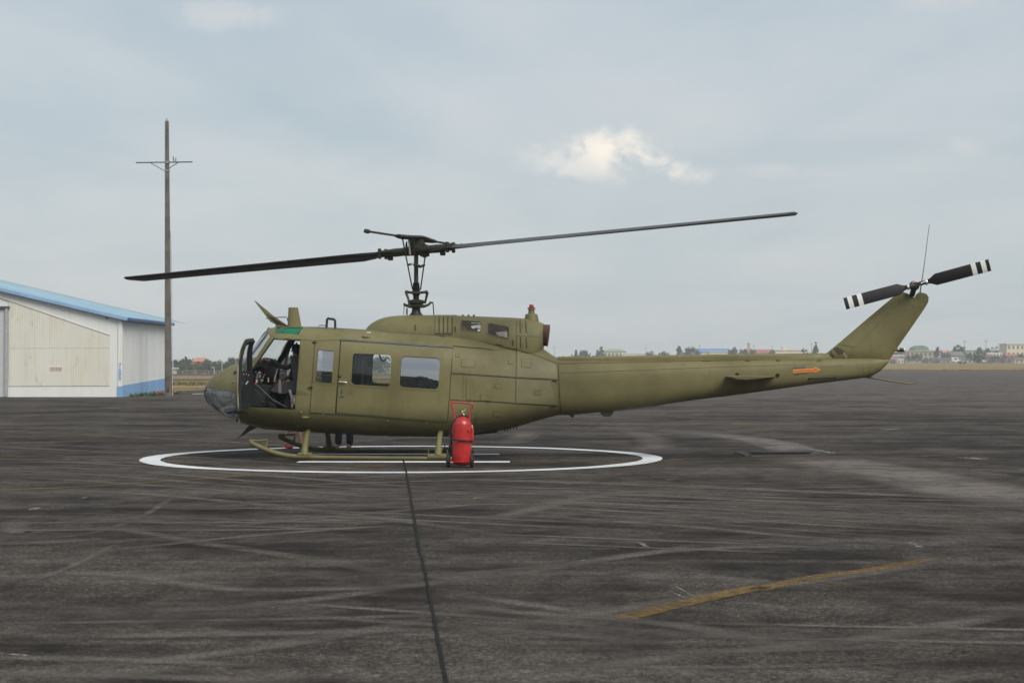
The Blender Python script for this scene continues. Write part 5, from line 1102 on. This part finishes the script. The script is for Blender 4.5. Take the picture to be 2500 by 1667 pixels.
# blue base band on the side wall and its seams
m=MB(); m.prism([(.02,0,.0),(.02,0,.56),(.02,HL,.82),(.02,HL,.0)],[(.004,0,.0),(.004,0,.56),(.004,HL,.82),(.004,HL,.0)]); m.build('blue_base_band',HBL,hg,0)
for y in (2.3,6.,9.7): m=MB(); m.box((.012,y,1.9),(.02,.05,2.4)); m.build('sheet_joint',plain('joint_white',(.52,.53,.54),.6) if 'joint_white' not in bpy.data.materials else bpy.data.materials['joint_white'],hg,0)
# sliding door at the picture edge
dx0,dz0=hp_(19.5,754); m=MB(); m.prism([(dx0,-.10,-.02),(dx0,-.10,dz0),(dx0-7,-.10,dz0),(dx0-7,-.10,-.02)],[(dx0,-.06,-.02),(dx0,-.06,dz0),(dx0-7,-.06,dz0),(dx0-7,-.06,-.02)]); hd=m.build('hangar_door',sheetmetal('door_sheeting',(.50,.51,.50),(.56,.57,.56),.24,(.42,.41,.38),.2),hg,0)
m=MB(); m.box((dx0-.04,-.14,dz0/2),(.13,.16,dz0)); m.build('door_post',plain('post_pale',(.36,.37,.37),.6),hd,0); m=MB(); m.box((dx0-3.5,-.16,dz0+.05),(7.2,.16,.10)); m.build('door_rail',plain('rail_dark',(.09,.09,.09),.6),hd,0)
# number and little red notice
for k,ch in enumerate('7689'):
    v,f=text2d(ch,.29,'CENTER',.004); x,z=hp_(292.8,896.5+k*11.1); m=MB(); m.add([(x+a,-.052,z+b) for a,b in v],f); m.build('painted_digit',plain('digit_blue',(.11,.30,.55),.6) if 'digit_blue' not in bpy.data.materials else bpy.data.materials['digit_blue'],hg,0,False)
x0,z0=hp_(123,904.5); x1,z1=hp_(151,896.5); m=MB(); m.box(((x0+x1)/2,-.045,(z0+z1)/2),(x1-x0,.02,z1-z0)); ns=m.build('notice_board',plain('notice_pale',(.62,.55,.53),.6),hg,0)
for k in range(9):
    if k in (3,6): pass
    u=x0+(x1-x0)*(.04+.104*k+(.03 if k>2 else 0)+(.03 if k>5 else 0)); m=MB(); hgt=(z1-z0)*(.55+.2*((k*7)%3)/2); m.box((u+.018,-.058,(z0+z1)/2+.01),(.040,.004,hgt)); m.build('notice_letter',plain('notice_red',(.42,.24,.25),.7) if 'notice_red' not in bpy.data.materials else bpy.data.materials['notice_red'],ns,0)
m=MB(); x,z=hp_(260,776.5); m.box((x,-.03,z),(.10,.05,.05)); m.build('bracket',GAP,hg,0)
# ------------------------------------------------------------------ utility pole
pb0=G(411,966); up_=empty('utility_pole',(pb0.x,pb0.y,0),0,'tall tapering concrete utility pole with thin steel crossarm by the hangar','utility pole')
zt=W(407,296,pb0.y).z; CONC=plain('pole_concrete',(.125,.112,.095),.9,0,.35,1.6,.4,9)
m=MB(); prs=[]; 
for k in range(15):
    f=k/14; wdt=.162-(.162-.086)*f; prs.append([Vector((wdt*a,wdt*b*1.1,zt*f)) for a,b in ((-1,-.75),(-.75,-1),(.75,-1),(1,-.75),(1,.75),(.75,1),(-.75,1),(-1,.75))])
m.loft(prs); m.build('pole',CONC,up_,0)
m=MB(); m.lathe([(.035,zt),(.03,zt+.13),(.02,zt+.14)],(0,0,0),(0,0,1),8); m.build('pole_cap',LGREY,up_)
ca=lambda px,py:(W(px,py,pb0.y).x-pb0.x,-.12,W(px,py,pb0.y).z)
m=MB(); m.bar(ca(337.5,397.6),ca(475,396.8),.055,.055); arm=m.build('crossarm',plain('galvanised_dark',(.075,.08,.09),.6,.3),up_,0)
for a,b in (((373,398.5),(405,417)),((440,398),(410,416.5))): m=MB(); m.bar(ca(*a),ca(*b),.035,.035); m.build('brace',bpy.data.materials['galvanised_dark'],arm,0)
m=MB(); m.box((0,0,ca(406,397)[2]),(.22,.30,.12)); m.box((0,0,ca(406,417)[2]),(.24,.28,.10)); m.build('arm_clamp',LGREY,arm,0,bevel=.01)
for pts in (((430,396),(429,391),(428,383)),((434.5,396.5),(434.3,387))): m=MB(); m.tube([ca(*p) for p in pts],.022,6); m.build('insulator_pin',bpy.data.materials['galvanised_dark'],arm)
m=MB(); m.box((.01,-.168,ca(411,954)[2]),(.09,.03,.17)); m.build('access_hole',BLACK,up_,0)
m=MB(); m.tube([(.21,.0,0),(.205,.0,6),(.16,0,zt*.6)],.018,6); m.build('conduit',plain('conduit_pale',(.42,.47,.52),.5),up_)
up_.rotation_euler=(0,R(-.42),0)
# weeds and a broken brick heap along the hangar side
WEED=plain('weed_green',(.060,.085,.022),.9,0,.35,9)
def tuft(x,y,hh,n,name,label):
    m=MB()
    for _ in range(n):
        a=random.uniform(0,6.28); b=Vector((x+random.gauss(0,.12),y+random.gauss(0,.2),0)); t=b+Vector((math.cos(a)*.22*hh,math.sin(a)*.22*hh,hh*random.uniform(.5,1.))); q=Vector((-math.sin(a),math.cos(a),0))*.03
        mid=b.lerp(t,.55)+Vector((0,0,.06*hh)); m.add([b-q,b+q,mid+q*1.2,mid-q*1.2,t],[(0,1,2,3),(3,2,4)])
    return tag(m.build(name,WEED,None,0,False),label,kind='stuff')
mm=MB()
for k in range(30):
    x=hx+.25+abs(random.gauss(0,.35)); y=HD+random.uniform(.6,HL)
    for _ in range(14):
        hh=random.uniform(.06,.24); a=random.uniform(0,6.28); b=Vector((x+random.gauss(0,.12),y+random.gauss(0,.3),0)); t=b+Vector((math.cos(a)*.12,math.sin(a)*.12,hh)); q=Vector((-math.sin(a),math.cos(a),0))*.03
        mm.add([b-q,b+q,t],[(0,1,2)])
tag(mm.build('weeds',WEED,None,0,False),'low weeds growing along the foot of the hangar wall','weeds',kind='stuff')
br=empty('brick_heap',(hx+.9,HD+7,0),0,'small heap of broken orange bricks beside the pole','brick heap')
for k in range(16):
    m=MB(); m.box((random.gauss(-.15,.2),random.gauss(0,.5),.04+.10*random.random()),(.20,.12,.09),Matrix.Rotation(random.uniform(0,3),3,'Z')@Matrix.Rotation(random.uniform(-.5,.5),3,'X')); m.build('brick',plain('orange_brick',(.30,.13,.06),.9) if 'orange_brick' not in bpy.data.materials else bpy.data.materials['orange_brick'],br,0)
# ------------------------------------------------------------------ far treeline, town and perimeter fence
def leafmat(name,c1,c2):
    m,nt,b,o=newmat(name); t=nd(nt,'ShaderNodeTexCoord').outputs['Object']
    c=mix(nt,ramp(nt,noise(nt,t,.55,4,.6),((.32,0.),(.68,1.))),c1,c2); oi=nd(nt,'ShaderNodeNewGeometry')
    c=mix(nt,mth(nt,'MULTIPLY',oi.outputs['Random Per Island'],.5),c,(c2[0]*1.25,c2[1]*1.2,c2[2]*1.1))
    lk(nt,c,b.inputs['Base Color']); b.inputs['Roughness'].default_value=.85; b.inputs['Specular IOR Level'].default_value=.15; return m
LEAF=[leafmat('leaf_dark',(.028,.045,.020),(.050,.072,.030)),leafmat('leaf_mid',(.045,.065,.026),(.075,.098,.040)),leafmat('leaf_olive',(.060,.070,.030),(.095,.100,.045)),leafmat('leaf_brown',(.060,.050,.034),(.085,.070,.045))]
BARK=plain('bark',(.07,.055,.04),.9,0,.25,2)
def tree(label,base,h,rx,kind=0,shape='round',n=700,leaf=None,group=None,name='tree'):
    e=empty(name,base,random.uniform(0,6.28),label,'tree',group); rs=random.Random(int(base[0]*7+base[1]))
    m=MB(); lean=Vector((rs.uniform(-.05,.05)*h,rs.uniform(-.05,.05)*h,0)); top=Vector((0,0,h*.8))+lean
    r0=max(.10,h*.022); m.tube([Vector((0,0,-.3)),Vector((0,0,h*.3))+lean*.2,top],[r0*1.2,r0*.85,r0*.25],7)
    for k in range(6):
        z=h*rs.uniform(.25,.6); a=rs.uniform(0,6.28); l=rx*rs.uniform(.4,.8); p=Vector((0,0,z))+lean*(z/h)
        m.tube([p,p+Vector((math.cos(a)*l*.5,math.sin(a)*l*.5,h*.10)),p+Vector((math.cos(a)*l,math.sin(a)*l,h*.22))],[r0*.45,r0*.3,r0*.1],5)
    m.build('trunk',BARK,e)
    # clumps first, then leaf faces round each clump
    cl=[]; zc=h*.60; rz=h*.40
    for k in range(34):
        while True:
            p=Vector((rs.uniform(-1,1),rs.uniform(-1,1),rs.uniform(-1,1)))
            if .45<p.length<1: break
        if shape=='tall': q=Vector((p.x*rx*(1-.45*max(0,p.z)),p.y*rx*(1-.45*max(0,p.z)),h*.54+p.z*h*.46))
        elif shape=='low': q=Vector((p.x*rx,p.y*rx,h*.48+p.z*h*.50))
        else: q=Vector((p.x*rx,p.y*rx,zc+p.z*rz*(.85 if p.z>0 else 1.)))
        cl.append((q,rs.uniform(.20,.42)*min(rx,h*.45)))
    m=MB(); ls=leaf or max(.24,h*.055)
    for k in range(n):
        c,r=rs.choice(cl); d=Vector((rs.gauss(0,1),rs.gauss(0,1),rs.gauss(0,1))).normalized(); p=c+d*r*rs.uniform(.35,1.05)
        if p.z<h*.06: continue
        u=Vector((rs.gauss(0,1),rs.gauss(0,1),rs.gauss(0,.6))).normalized(); v=u.cross(d).normalized()*ls*rs.uniform(.3,.6); u=u*ls*rs.uniform(.5,1.)
        m.add([p-u,p+v*.9,p+u,p-v],[(0,1,2,3)])
    m.build('crown',LEAF[kind],e,0,False); return e
def gz(p): return terrain_z(p.x,p.y)
def ptree(px,ytop,wpx,D,kind,shape,label,n=1700):
    p=W(px,ytop,D); zb=terrain_z(p.x,D)-.1; h=p.z-zb; return tree(label,(p.x,D,zb),h,wpx*D/F/2*1.12,kind,shape,n)
# right and middle: trees showing over the tail boom and among the houses
MID=[(1406.5,852,9,820,0,'tall','slim dark tree over the boom root, leftmost of the pair'),(1424,854,26,820,1,'round','wide dim tree beside the slim one over the boom root'),
 (1459,853,12,800,0,'tall','small conical tree left of the taller twin over the boom'),(1468,845,13,800,0,'tall','taller conical twin before the yellow green building'),
 (1590,857,24,850,0,'low','low dark hedge-like trees right of the white shed'),(1621,856,23,830,0,'round','small round dark tree over the middle of the boom'),
 (1658,840,14,760,0,'tall','lone tall feathery tree over the middle of the boom'),(1689,848,38,760,0,'round','broad dark round tree left of the blue roofed shed'),
 (1789,847,22,760,1,'round','round green tree right of the blue roofed shed'),(1816,850,24,800,0,'round','dark tree left of the red roofed house'),(1838,848,12,800,0,'round','small dark tree beside the pale tower'),
 (1886,853,14,790,0,'round','small dark tree at the right end of the red roof'),(1975,850,46,760,0,'low','broad dark tree mass in front of the fin root'),(1992,835,9,740,3,'tall','narrow brown column shaped tree by the fin root'),
 (2193,857.5,21,780,0,'round','dark tree right behind the tail light'),(2238,862,26,700,1,'round','ragged green tree in front of the tan building'),(2260,874,16,690,0,'low','low dark bush before the tan building'),(2218,869,12,690,1,'round','small green tree at the left end of the tan building'),
 (2289,848,14,760,0,'tall','tall dark tree right of the tan building'),(2310,862,26,720,2,'low','olive bushy tree below the small red roof'),(2340,841,26,760,0,'round','dark round tree above the grey roofed house'),
 (2400,842.5,30,800,0,'low','dark flat topped trees over the long white building'),(2427,846,18,800,0,'low','small dark trees at the right of the long white roof'),(2387,866,27,640,0,'round','big near dark bush tree by the fence'),
 (2366,861,16,700,2,'round','thin olive tree under the long white building'),(2446,841,14,820,1,'round','hazy tree peeping left of the cream block'),(2488,862,26,690,1,'round','green tree at the foot of the cream block'),(2432,868,16,690,3,'round','brownish small tree among the brown roofed houses'),
 (2405,860,8,700,3,'tall','thin bare looking tree beside the big near bush'),(2352,877,10,660,0,'low','small dark bush right of the parked van'),(2285,878,14,660,0,'low','small dark bush left of the parked van'),(2180,880,12,650,1,'low','green bush by the white hut'),(2416,878,12,650,1,'low','green bush right of the big near bush')]
for a in MID: ptree(*a)
LEFT=[(423,877,24,500,0,'round','dark tree just right of the utility pole'),(444,874.5,22,500,0,'round','dark round tree left of the orange roof'),(453,868,8,520,0,'tall','thin tall tree left of the orange roof'),(463,873,14,505,0,'round','small dark tree touching the orange roof'),
 (480,880.5,36,470,1,'low','wide green tree mass under the orange roof'),(512,874,34,500,0,'round','round topped dark tree right of the orange roof'),(540,878,30,480,1,'low','green tree left of the lamp post'),(566,871,26,480,0,'round','dark tree behind the nose tip'),(578,866,24,500,0,'round','taller tree behind the open cockpit door'),
 (505,883,40,450,0,'low','low dark shrub mass before the fence middle'),(450,884,44,450,1,'low','low green shrub mass at the fence left end'),(553,888,26,440,0,'low','low dark shrub near the lamp post'),
 (612,868,36,480,0,'round','dark tree seen through the windshield'),(645,872,36,480,1,'round','green tree seen above the glare shield'),(690,868,40,480,0,'round','green tree seen through the cockpit'),(712,862,30,500,0,'round','taller tree seen before the pilot'),
 (900,868,40,500,1,'round','hazy tree seen through the cabin window, left one'),(930,872,40,500,0,'round','hazy tree seen through the cabin window, right one')]
for a in LEFT: ptree(*a)
# ---- buildings
def bmat(n,c,v=.1): return bpy.data.materials[n] if n in bpy.data.materials else plain(n,c,.85,0,v,.8)
WINM=plain('far_window',(.055,.06,.065),.3)
def house(label,px0,px1,ytop,D,wall,roof=None,roofh=0.,rows=1,cols=4,depth=8.,kind='gable',ww=.42,name='house',cat='house',skip=0):
    a=W(px0,ytop,D); b=W(px1,ytop,D); x0,x1=a.x,b.x; zb=min(terrain_z(x0,D),terrain_z(x1,D))-.3; zt=a.z; wl=x1-x0
    e=empty(name,((x0+x1)/2,D,zb),0,label,cat); H=zt-zb-roofh; hw=wl/2
    m=MB(); m.box((0,depth/2,H/2),(wl,depth,H)); m.build('wall',wall,e,0)
    if roof:
        m=MB(); o=.35
        if kind=='gable': m.prism([(-hw-o,-o,H-.05),(-hw-o,depth/2,H+roofh),(-hw-o,depth+o,H-.05)],[(hw+o,-o,H-.05),(hw+o,depth/2,H+roofh),(hw+o,depth+o,H-.05)])
        elif kind=='hip': m.add([(-hw-o,-o,H),(hw+o,-o,H),(hw+o,depth+o,H),(-hw-o,depth+o,H),(-hw*.5,depth/2,H+roofh),(hw*.5,depth/2,H+roofh)],[(0,1,5,4),(1,2,5),(2,3,4,5),(3,0,4),(3,2,1,0)])
        elif kind=='dome':
            for_r=[[Vector((math.cos(math.pi*q/12)*-hw*.9,y,H+math.sin(math.pi*q/12)*roofh)) for q in range(13)] for y in (0,depth)]
            m.loft(for_r)
        else: m.box((0,depth/2,H+roofh/2),(wl+2*o,depth+2*o,roofh))
        m.build('roof',roof,e,0 if kind!='dome' else 40)
    ww_=wl/cols*ww
    for r in range(rows):
        for c in range(cols):
            if (r*cols+c)%7==skip and skip: continue
            x=-hw+wl*(c+.5)/cols; z=H*(r+.55)/rows; hh=min(1.5,H/rows*.42); m=MB(); m.box((x,-.02,z),(ww_,.10,hh)); w_=m.build('window',WINM,e,0)
            m=MB(); m.box((x,-.06,z-hh/2-.06),(ww_+.2,.22,.10)); m.build('sill',wall,w_,0)
    return e
TAN=bmat('tan_render',(.34,.31,.22)); CRM=bmat('cream_render',(.58,.54,.40)); WHT=bmat('white_render',(.60,.60,.58)); GRYR=bmat('grey_render',(.24,.22,.21)); BRN=bmat('brown_render',(.25,.19,.16)); PGR=bmat('pale_green_render',(.34,.38,.32)); YGR=bmat('yellow_green_render',(.42,.43,.24))
RR=bmat('red_roof',(.36,.10,.075)); ORR=bmat('orange_roof',(.48,.20,.13)); BLR=bmat('blue_roof',(.09,.22,.44)); BRR=bmat('brown_roof',(.17,.10,.09)); GRR=bmat('green_roof',(.12,.20,.11)); WR=bmat('white_roof',(.66,.66,.66)); GYR=bmat('grey_roof',(.16,.15,.15))
house('long tan two storey building behind the ragged green tree',2211,2287,855.5,780,TAN,TAN,.4,2,7,10,'flat',name='building',cat='building')
house('green domed hall rising behind the tan building',2230,2270,843,900,GRYR,GRR,2.2,1,4,12,'dome',name='building',cat='building')
house('white box hut beside the fence behind the fin',2192,2205.5,875.5,660,WHT,None,0,1,2,4,name='hut',cat='hut')
house('low house with faded red roof behind the fin',2172,2197,871,700,GRYR,RR,.9,1,3,6)
house('pale shed with bluish roof under the tail light',2178,2206,866,760,GRYR,bmat('pale_blue_roof',(.42,.48,.54)),.6,1,3,6,'flat')
house('small house with bright red roof beside the tall dark tree',2304,2319,855,760,GRYR,ORR,1.0,1,2,6)
house('house with wide grey roof below the dark round tree',2321,2353,858,740,GRYR,GYR,1.6,1,4,8)
house('long white roofed building under the flat topped trees',2354,2450,852,800,PGR,WR,.5,2,10,10,'flat',name='building',cat='building')
house('stepped white upper block at the right of the long white building',2438,2449,845,815,WHT,None,0,1,1,5,name='building',cat='building')
house('white fronted house under the long white building',2410,2447,861,770,WHT,None,0,2,5,6,ww=.55)
house('tall cream block with dark square windows at the right edge',2458,2512,838.5,780,CRM,CRM,.3,3,5,12,'flat',name='building',cat='building',ww=.36,skip=2)
for k,(a,b,y,rfm,wlm,ds) in enumerate(((2400,2432,866,BRR,BRN,'left'),(2430,2462,869,BRR,TAN,'middle'),(2458,2484,864,RR,GRYR,'dark red roofed'),(2478,2510,872,BRR,CRM,'right'))):
    house(f'low brown roofed house by the fence, {ds} one of four',a,b,y,700-6*k,wlm,rfm,.8,1,3,6)
house('grey boundary store behind the parked van',2278,2330,873,690,GRYR,GYR,.6,1,5,5,'flat')
house('hazy yellow green building behind the conical twin trees',1473,1530,852,900,YGR,bmat('yellow_green_roof',(.26,.28,.17)),1.2,2,6,10,'hip',name='building',cat='building')
house('long white shed over the middle of the boom',1519,1576,861,880,WHT,WR,.5,1,5,10,'flat',name='shed',cat='shed')
house('blue roofed shed behind the broad dark tree',1707,1784,850.5,840,WHT,BLR,1.8,1,6,14,name='shed',cat='shed')
house('cream house in front of the blue roofed shed',1731,1781,857.5,780,CRM,CRM,.3,1,4,8,'flat')
house('house with long faded red roof over the boom end',1826,1893,853,800,CRM,RR,1.4,1,5,10)
house('cream flat building with small square windows over the boom end',1893,1957,854,790,CRM,CRM,.3,1,6,10,'flat',ww=.2,name='building',cat='building')
house('cream stair tower on the flat building over the boom end',1911,1922,846,796,CRM,None,0,1,1,4,name='building',cat='building')
house('pale thin tower beside the red roofed house',1826.5,1831.5,837,860,bmat('pinkish_render',(.40,.33,.32)),None,0,1,1,3,name='tower',cat='tower')
house('low pale house over the boom root',1378,1404,864,900,WHT,None,0,1,3,6)
house('building with orange roof among the trees left of the nose',467,500,872.5,560,bmat('orange_wall',(.44,.20,.14)),ORR,1.2,1,4,10,'hip')
house('small white house half hidden by trees left of the orange roof',446,452,874.5,560,WHT,None,0,1,1,4)
# ---- vehicles parked by the far fence
def car(px,py,D,ln,ht,col,label,van=False):
    p=W(px,py,D); e=empty('parked_van' if van else 'parked_car',(p.x,D,terrain_z(p.x,D)),0,label,'van' if van else 'car'); l=ln/2
    if van: pr=[(-l,.35),(-l,ht*.97),(-l+.1,ht),(l*.55,ht),(l*.85,ht*.62),(l,ht*.55),(l,.35)]
    else: pr=[(-l,.35),(-l,.85),(-l*.75,.95),(-l*.45,ht),(l*.25,ht),(l*.55,.95),(l*.97,.8),(l,.35)]
    m=MB(); m.prism([(x,-.85,z) for x,z in pr],[(x,.85,z) for x,z in pr]); m.build('body',col,e,0,bevel=.06)
    m=MB(); zz0=ht*.62 if van else .97; q=[(-l*.55,zz0),(-l*.42,ht*.93),(l*.22,ht*.93),(l*.45,zz0)]; m.prism([(x,-.87,z) for x,z in q],[(x,-.855,z) for x,z in q]); m.build('window',WINM,e,0)
    for s in (-1,1):
        m=MB(); m.lathe([(.16,-.09),(.32,-.10),(.34,0),(.32,.10),(.16,.09)],(s*l*.62,-.82,.34),(0,1,0),16); m.build('wheel',RUBBER,e)
        m=MB(); m.lathe([(.16,-.09),(.32,-.10),(.34,0),(.32,.10),(.16,.09)],(s*l*.62,.82,.34),(0,1,0),16); m.build('wheel',RUBBER,e)
car(2332.5,882,655,2.5*1.0+.2,2.0,WHITE,'white van parked before the grey store by the far fence',True); car(2350,890,560,4.0*.48,.62*2,LGREY,'silver car by the field edge right of the van'); car(2401,882,655,1.6,1.2,WHITE,'small white car right of the big near bush')
# ---- chain link fence lines: posts, rails and a wire mesh sheet
def fence(label,x0,x1,D,h,z_at,step,wirecol,posts):
    e=empty('perimeter_fence',((x0+x1)/2,D,0),0,label,'fence'); cx=(x0+x1)/2; n=int((x1-x0)/step)
    pm=MB(); pm.box((0,0,0),(.10,.10,h)); pme=None
    for i in range(n+1):
        x=x0+(x1-x0)*i/n; z=z_at(x,D)
        if pme is None: o=pm.build('post',posts,e,0); pme=o.data
        else: o=bpy.data.objects.new('post',pme); COL.objects.link(o); o.parent=e
        o.location=(x-cx,0,z+h/2)
    m=MB()
    for i in range(n):
        xa=x0+(x1-x0)*i/n; xb=x0+(x1-x0)*(i+1)/n
        for zf in (.05,.5,.98): m.bar((xa-cx,0,z_at(xa,D)+h*zf),(xb-cx,0,z_at(xb,D)+h*zf),.05,.05)
    m.build('rail',posts,e,0)
    m=MB()
    for i in range(int((x1-x0)/.34)):
        xa=x0+.34*i; z=z_at(xa,D); m.bar((xa-cx,.03,z),(xa+.5-cx,.03,z+h),.025,.02); m.bar((xa+.5-cx,.05,z),(xa-cx,.05,z+h),.025,.02)
    w_=m.build('wire_mesh',wirecol,e,0); w_['kind']='stuff'; return e
GW=plain('grey_wire',(.24,.24,.25),.7,.2); GP=plain('grey_post',(.30,.30,.30),.8)
fence('grey mesh fence before the houses at the right',W(2150,885,640).x,W(2520,885,640).x,640,1.5,lambda x,y:terrain_z(x,y),3.,GW,GP)
fence('grey mesh fence below the trees at the left',W(415,905,400).x,W(760,905,400).x,400,1.8,lambda x,y:terrain_z(x,y),2.6,GW,GP)
# ---- slender masts and lamp posts
def mast(px,y0,y1,D,r,label,mat,arm=0,name='utility_pole',cat='pole'):
    a=W(px,y0,D); b=W(px,y1,D); zb=terrain_z(a.x,D); e=empty(name,(a.x,D,zb),0,label,cat); h=a.z-zb
    m=MB(); m.tube([(0,0,-.1),(0,0,h*.5),(0,0,h)],[r*1.3,r,r*.6],7); m.build('pole',mat,e)
    if arm: 
        m=MB(); m.tube(smoothpath([(0,0,h),(arm*.2,0,h+.25),(arm*.6,0,h+.30),(arm,0,h+.25)],8),r*.6,6); ar=m.build('arm',mat,e); m=MB(); m.box((arm,0,h+.22),(abs(arm)*.5,.3,.14)); m.build('lamp_head',mat,ar,0,bevel=.03)
    else:
        m=MB(); m.box((0,0,h*.93),(r*12,r*1.2,r*1.2)); m.build('crossarm',mat,e,0)
    return e
MG=plain('mast_grey',(.16,.17,.18),.7); ML=plain('mast_pale',(.50,.52,.54),.5)
for px,y0,D,r,lb in ((1353.5,844,700,.10,'thin mast rising just behind the exhaust'),(1577,846,700,.09,'thin mast right of the white shed'),(1708,841,700,.09,'thin mast left of the blue roof'),(1840,841,700,.09,'thin mast beside the pale tower'),(1884,843,720,.07,'thin mast over the red roofed house'),(1981,836,700,.09,'thin pale mast by the fin root'),
                  (2355,830,690,.11,'tall mast over the grey roofed house'),(2407,829,690,.11,'tall mast over the long white building'),(2276,856,660,.10,'dark pole before the tan building'),(2296,853,660,.08,'pale pole right of the tan building'),(2453,836,740,.08,'mast left of the cream block'),(2262,858,640,.07,'pale pole on the tan building middle')):
    mast(px,y0,885,D,r,lb,MG)
mast(542,884,902,420,.07,'pale lamp post left of the nose tip, taller one',ML,-.55,'lamp_post','lamp post'); mast(523,900,910,330,.08,'short pale lamp post by the runway edge',ML,-.4,'lamp_post','lamp post'); mast(423,884,900,410,.07,'pale lamp post beside the utility pole',ML,-.4,'lamp_post','lamp post'); mast(576,864,890,470,.06,'thin pale mast behind the open cockpit door',ML,.4,'lamp_post','lamp post')
house('small white kiosk beside the utility pole on the field',418.5,426,898,300,WHT,WHT,.15,1,1,2,'flat',name='kiosk',cat='kiosk')
# ---- far dark wooded horizon strip (reads as one mass)
m=MB(); rs=random.Random(3)
for k in range(9000):
    x=rs.uniform(-260,60); D=rs.uniform(560,620); top=2.2+1.2*math.sin(x*.09)+.8*math.sin(x*.31+1); z=rs.uniform(-2,top); s=rs.uniform(.4,.8)
    u=Vector((rs.gauss(0,1),rs.gauss(0,1),rs.gauss(0,.6))).normalized()*s; v=Vector((rs.gauss(0,1),rs.gauss(0,1),rs.gauss(0,1))).normalized()*s*.7; p=Vector((x,D,z)); m.add([p-u,p+v,p+u,p-v],[(0,1,2,3)])
tag(m.build('far_wood',LEAF[0],None,0,False),'hazy far belt of woodland along the left horizon','wood',kind='stuff')
m=MB()
for k in range(7000):
    x=rs.uniform(10,330); D=rs.uniform(980,1080); top=3.2+.9*math.sin(x*.06)+.6*math.sin(x*.21+1); z=rs.uniform(0,top); s=rs.uniform(.6,1.2)
    u=Vector((rs.gauss(0,1),rs.gauss(0,1),rs.gauss(0,.6))).normalized()*s; v=Vector((rs.gauss(0,1),rs.gauss(0,1),rs.gauss(0,1))).normalized()*s*.7; p=Vector((x,D,z)); m.add([p-u,p+v,p+u,p-v],[(0,1,2,3)])
tag(m.build('far_wood',LEAF[1],None,0,False),'hazy far belt of woodland behind the town at the right','wood',kind='stuff')
m=MB()
for k in range(16000):
    x=rs.uniform(-160,220); D=rs.uniform(-150,-110); top=12+2.5*math.sin(x*.07)+1.6*math.sin(x*.23+1); z=top*rs.random()**.8; s=rs.uniform(1.2,2.2)
    u=Vector((rs.gauss(0,1),rs.gauss(0,1),rs.gauss(0,.6))).normalized()*s; v=Vector((rs.gauss(0,1),rs.gauss(0,1),rs.gauss(0,1))).normalized()*s*.7; p=Vector((x,D,z)); m.add([p-u,p+v,p+u,p-v],[(0,1,2,3)])
tag(m.build('far_wood',LEAF[0],None,0,False),'tree belt across the apron seen only mirrored in the cabin window','wood',kind='stuff')
# grass tufts at the field edges
m=MB(); GT=leafmat('grass_blades',(.10,.095,.030),(.20,.16,.065))
for k in range(9000):
    if k%2: x=rs.uniform(50,110); y=346+abs(rs.gauss(0,9)); 
    else: x=rs.uniform(-30,10); y=136+abs(rs.gauss(0,5))
    hh=rs.uniform(.08,.32); a=rs.uniform(0,6.28); b=Vector((x,y,terrain_z(x,y))); q=Vector((math.cos(a),math.sin(a),0))*.10; m.add([b-q,b+q,b+Vector((rs.gauss(0,.08),rs.gauss(0,.08),hh))],[(0,1,2)])
tag(m.build('grass_tufts',GT,None,0,False),'dry grass tufts along the apron edges','grass',kind='stuff')
# ------------------------------------------------------------------ haze
m=MB(); m.box((0,2050,8.0),(5200,5000,22.)); hz_=m.build('haze',[],None,0); hm=bpy.data.materials.new('haze_air'); hm.use_nodes=True; n_=hm.node_tree; n_.nodes.clear()
o_=nd(n_,'ShaderNodeOutputMaterial'); v_=nd(n_,'ShaderNodeVolumePrincipled'); v_.inputs['Color'].default_value=(.90,.95,1,1); v_.inputs['Density'].default_value=.00042; v_.inputs['Anisotropy'].default_value=.1
lk(n_,v_.outputs[0],o_.inputs['Volume']); hz_.data.materials.append(hm); tag(hz_,kind='stuff')
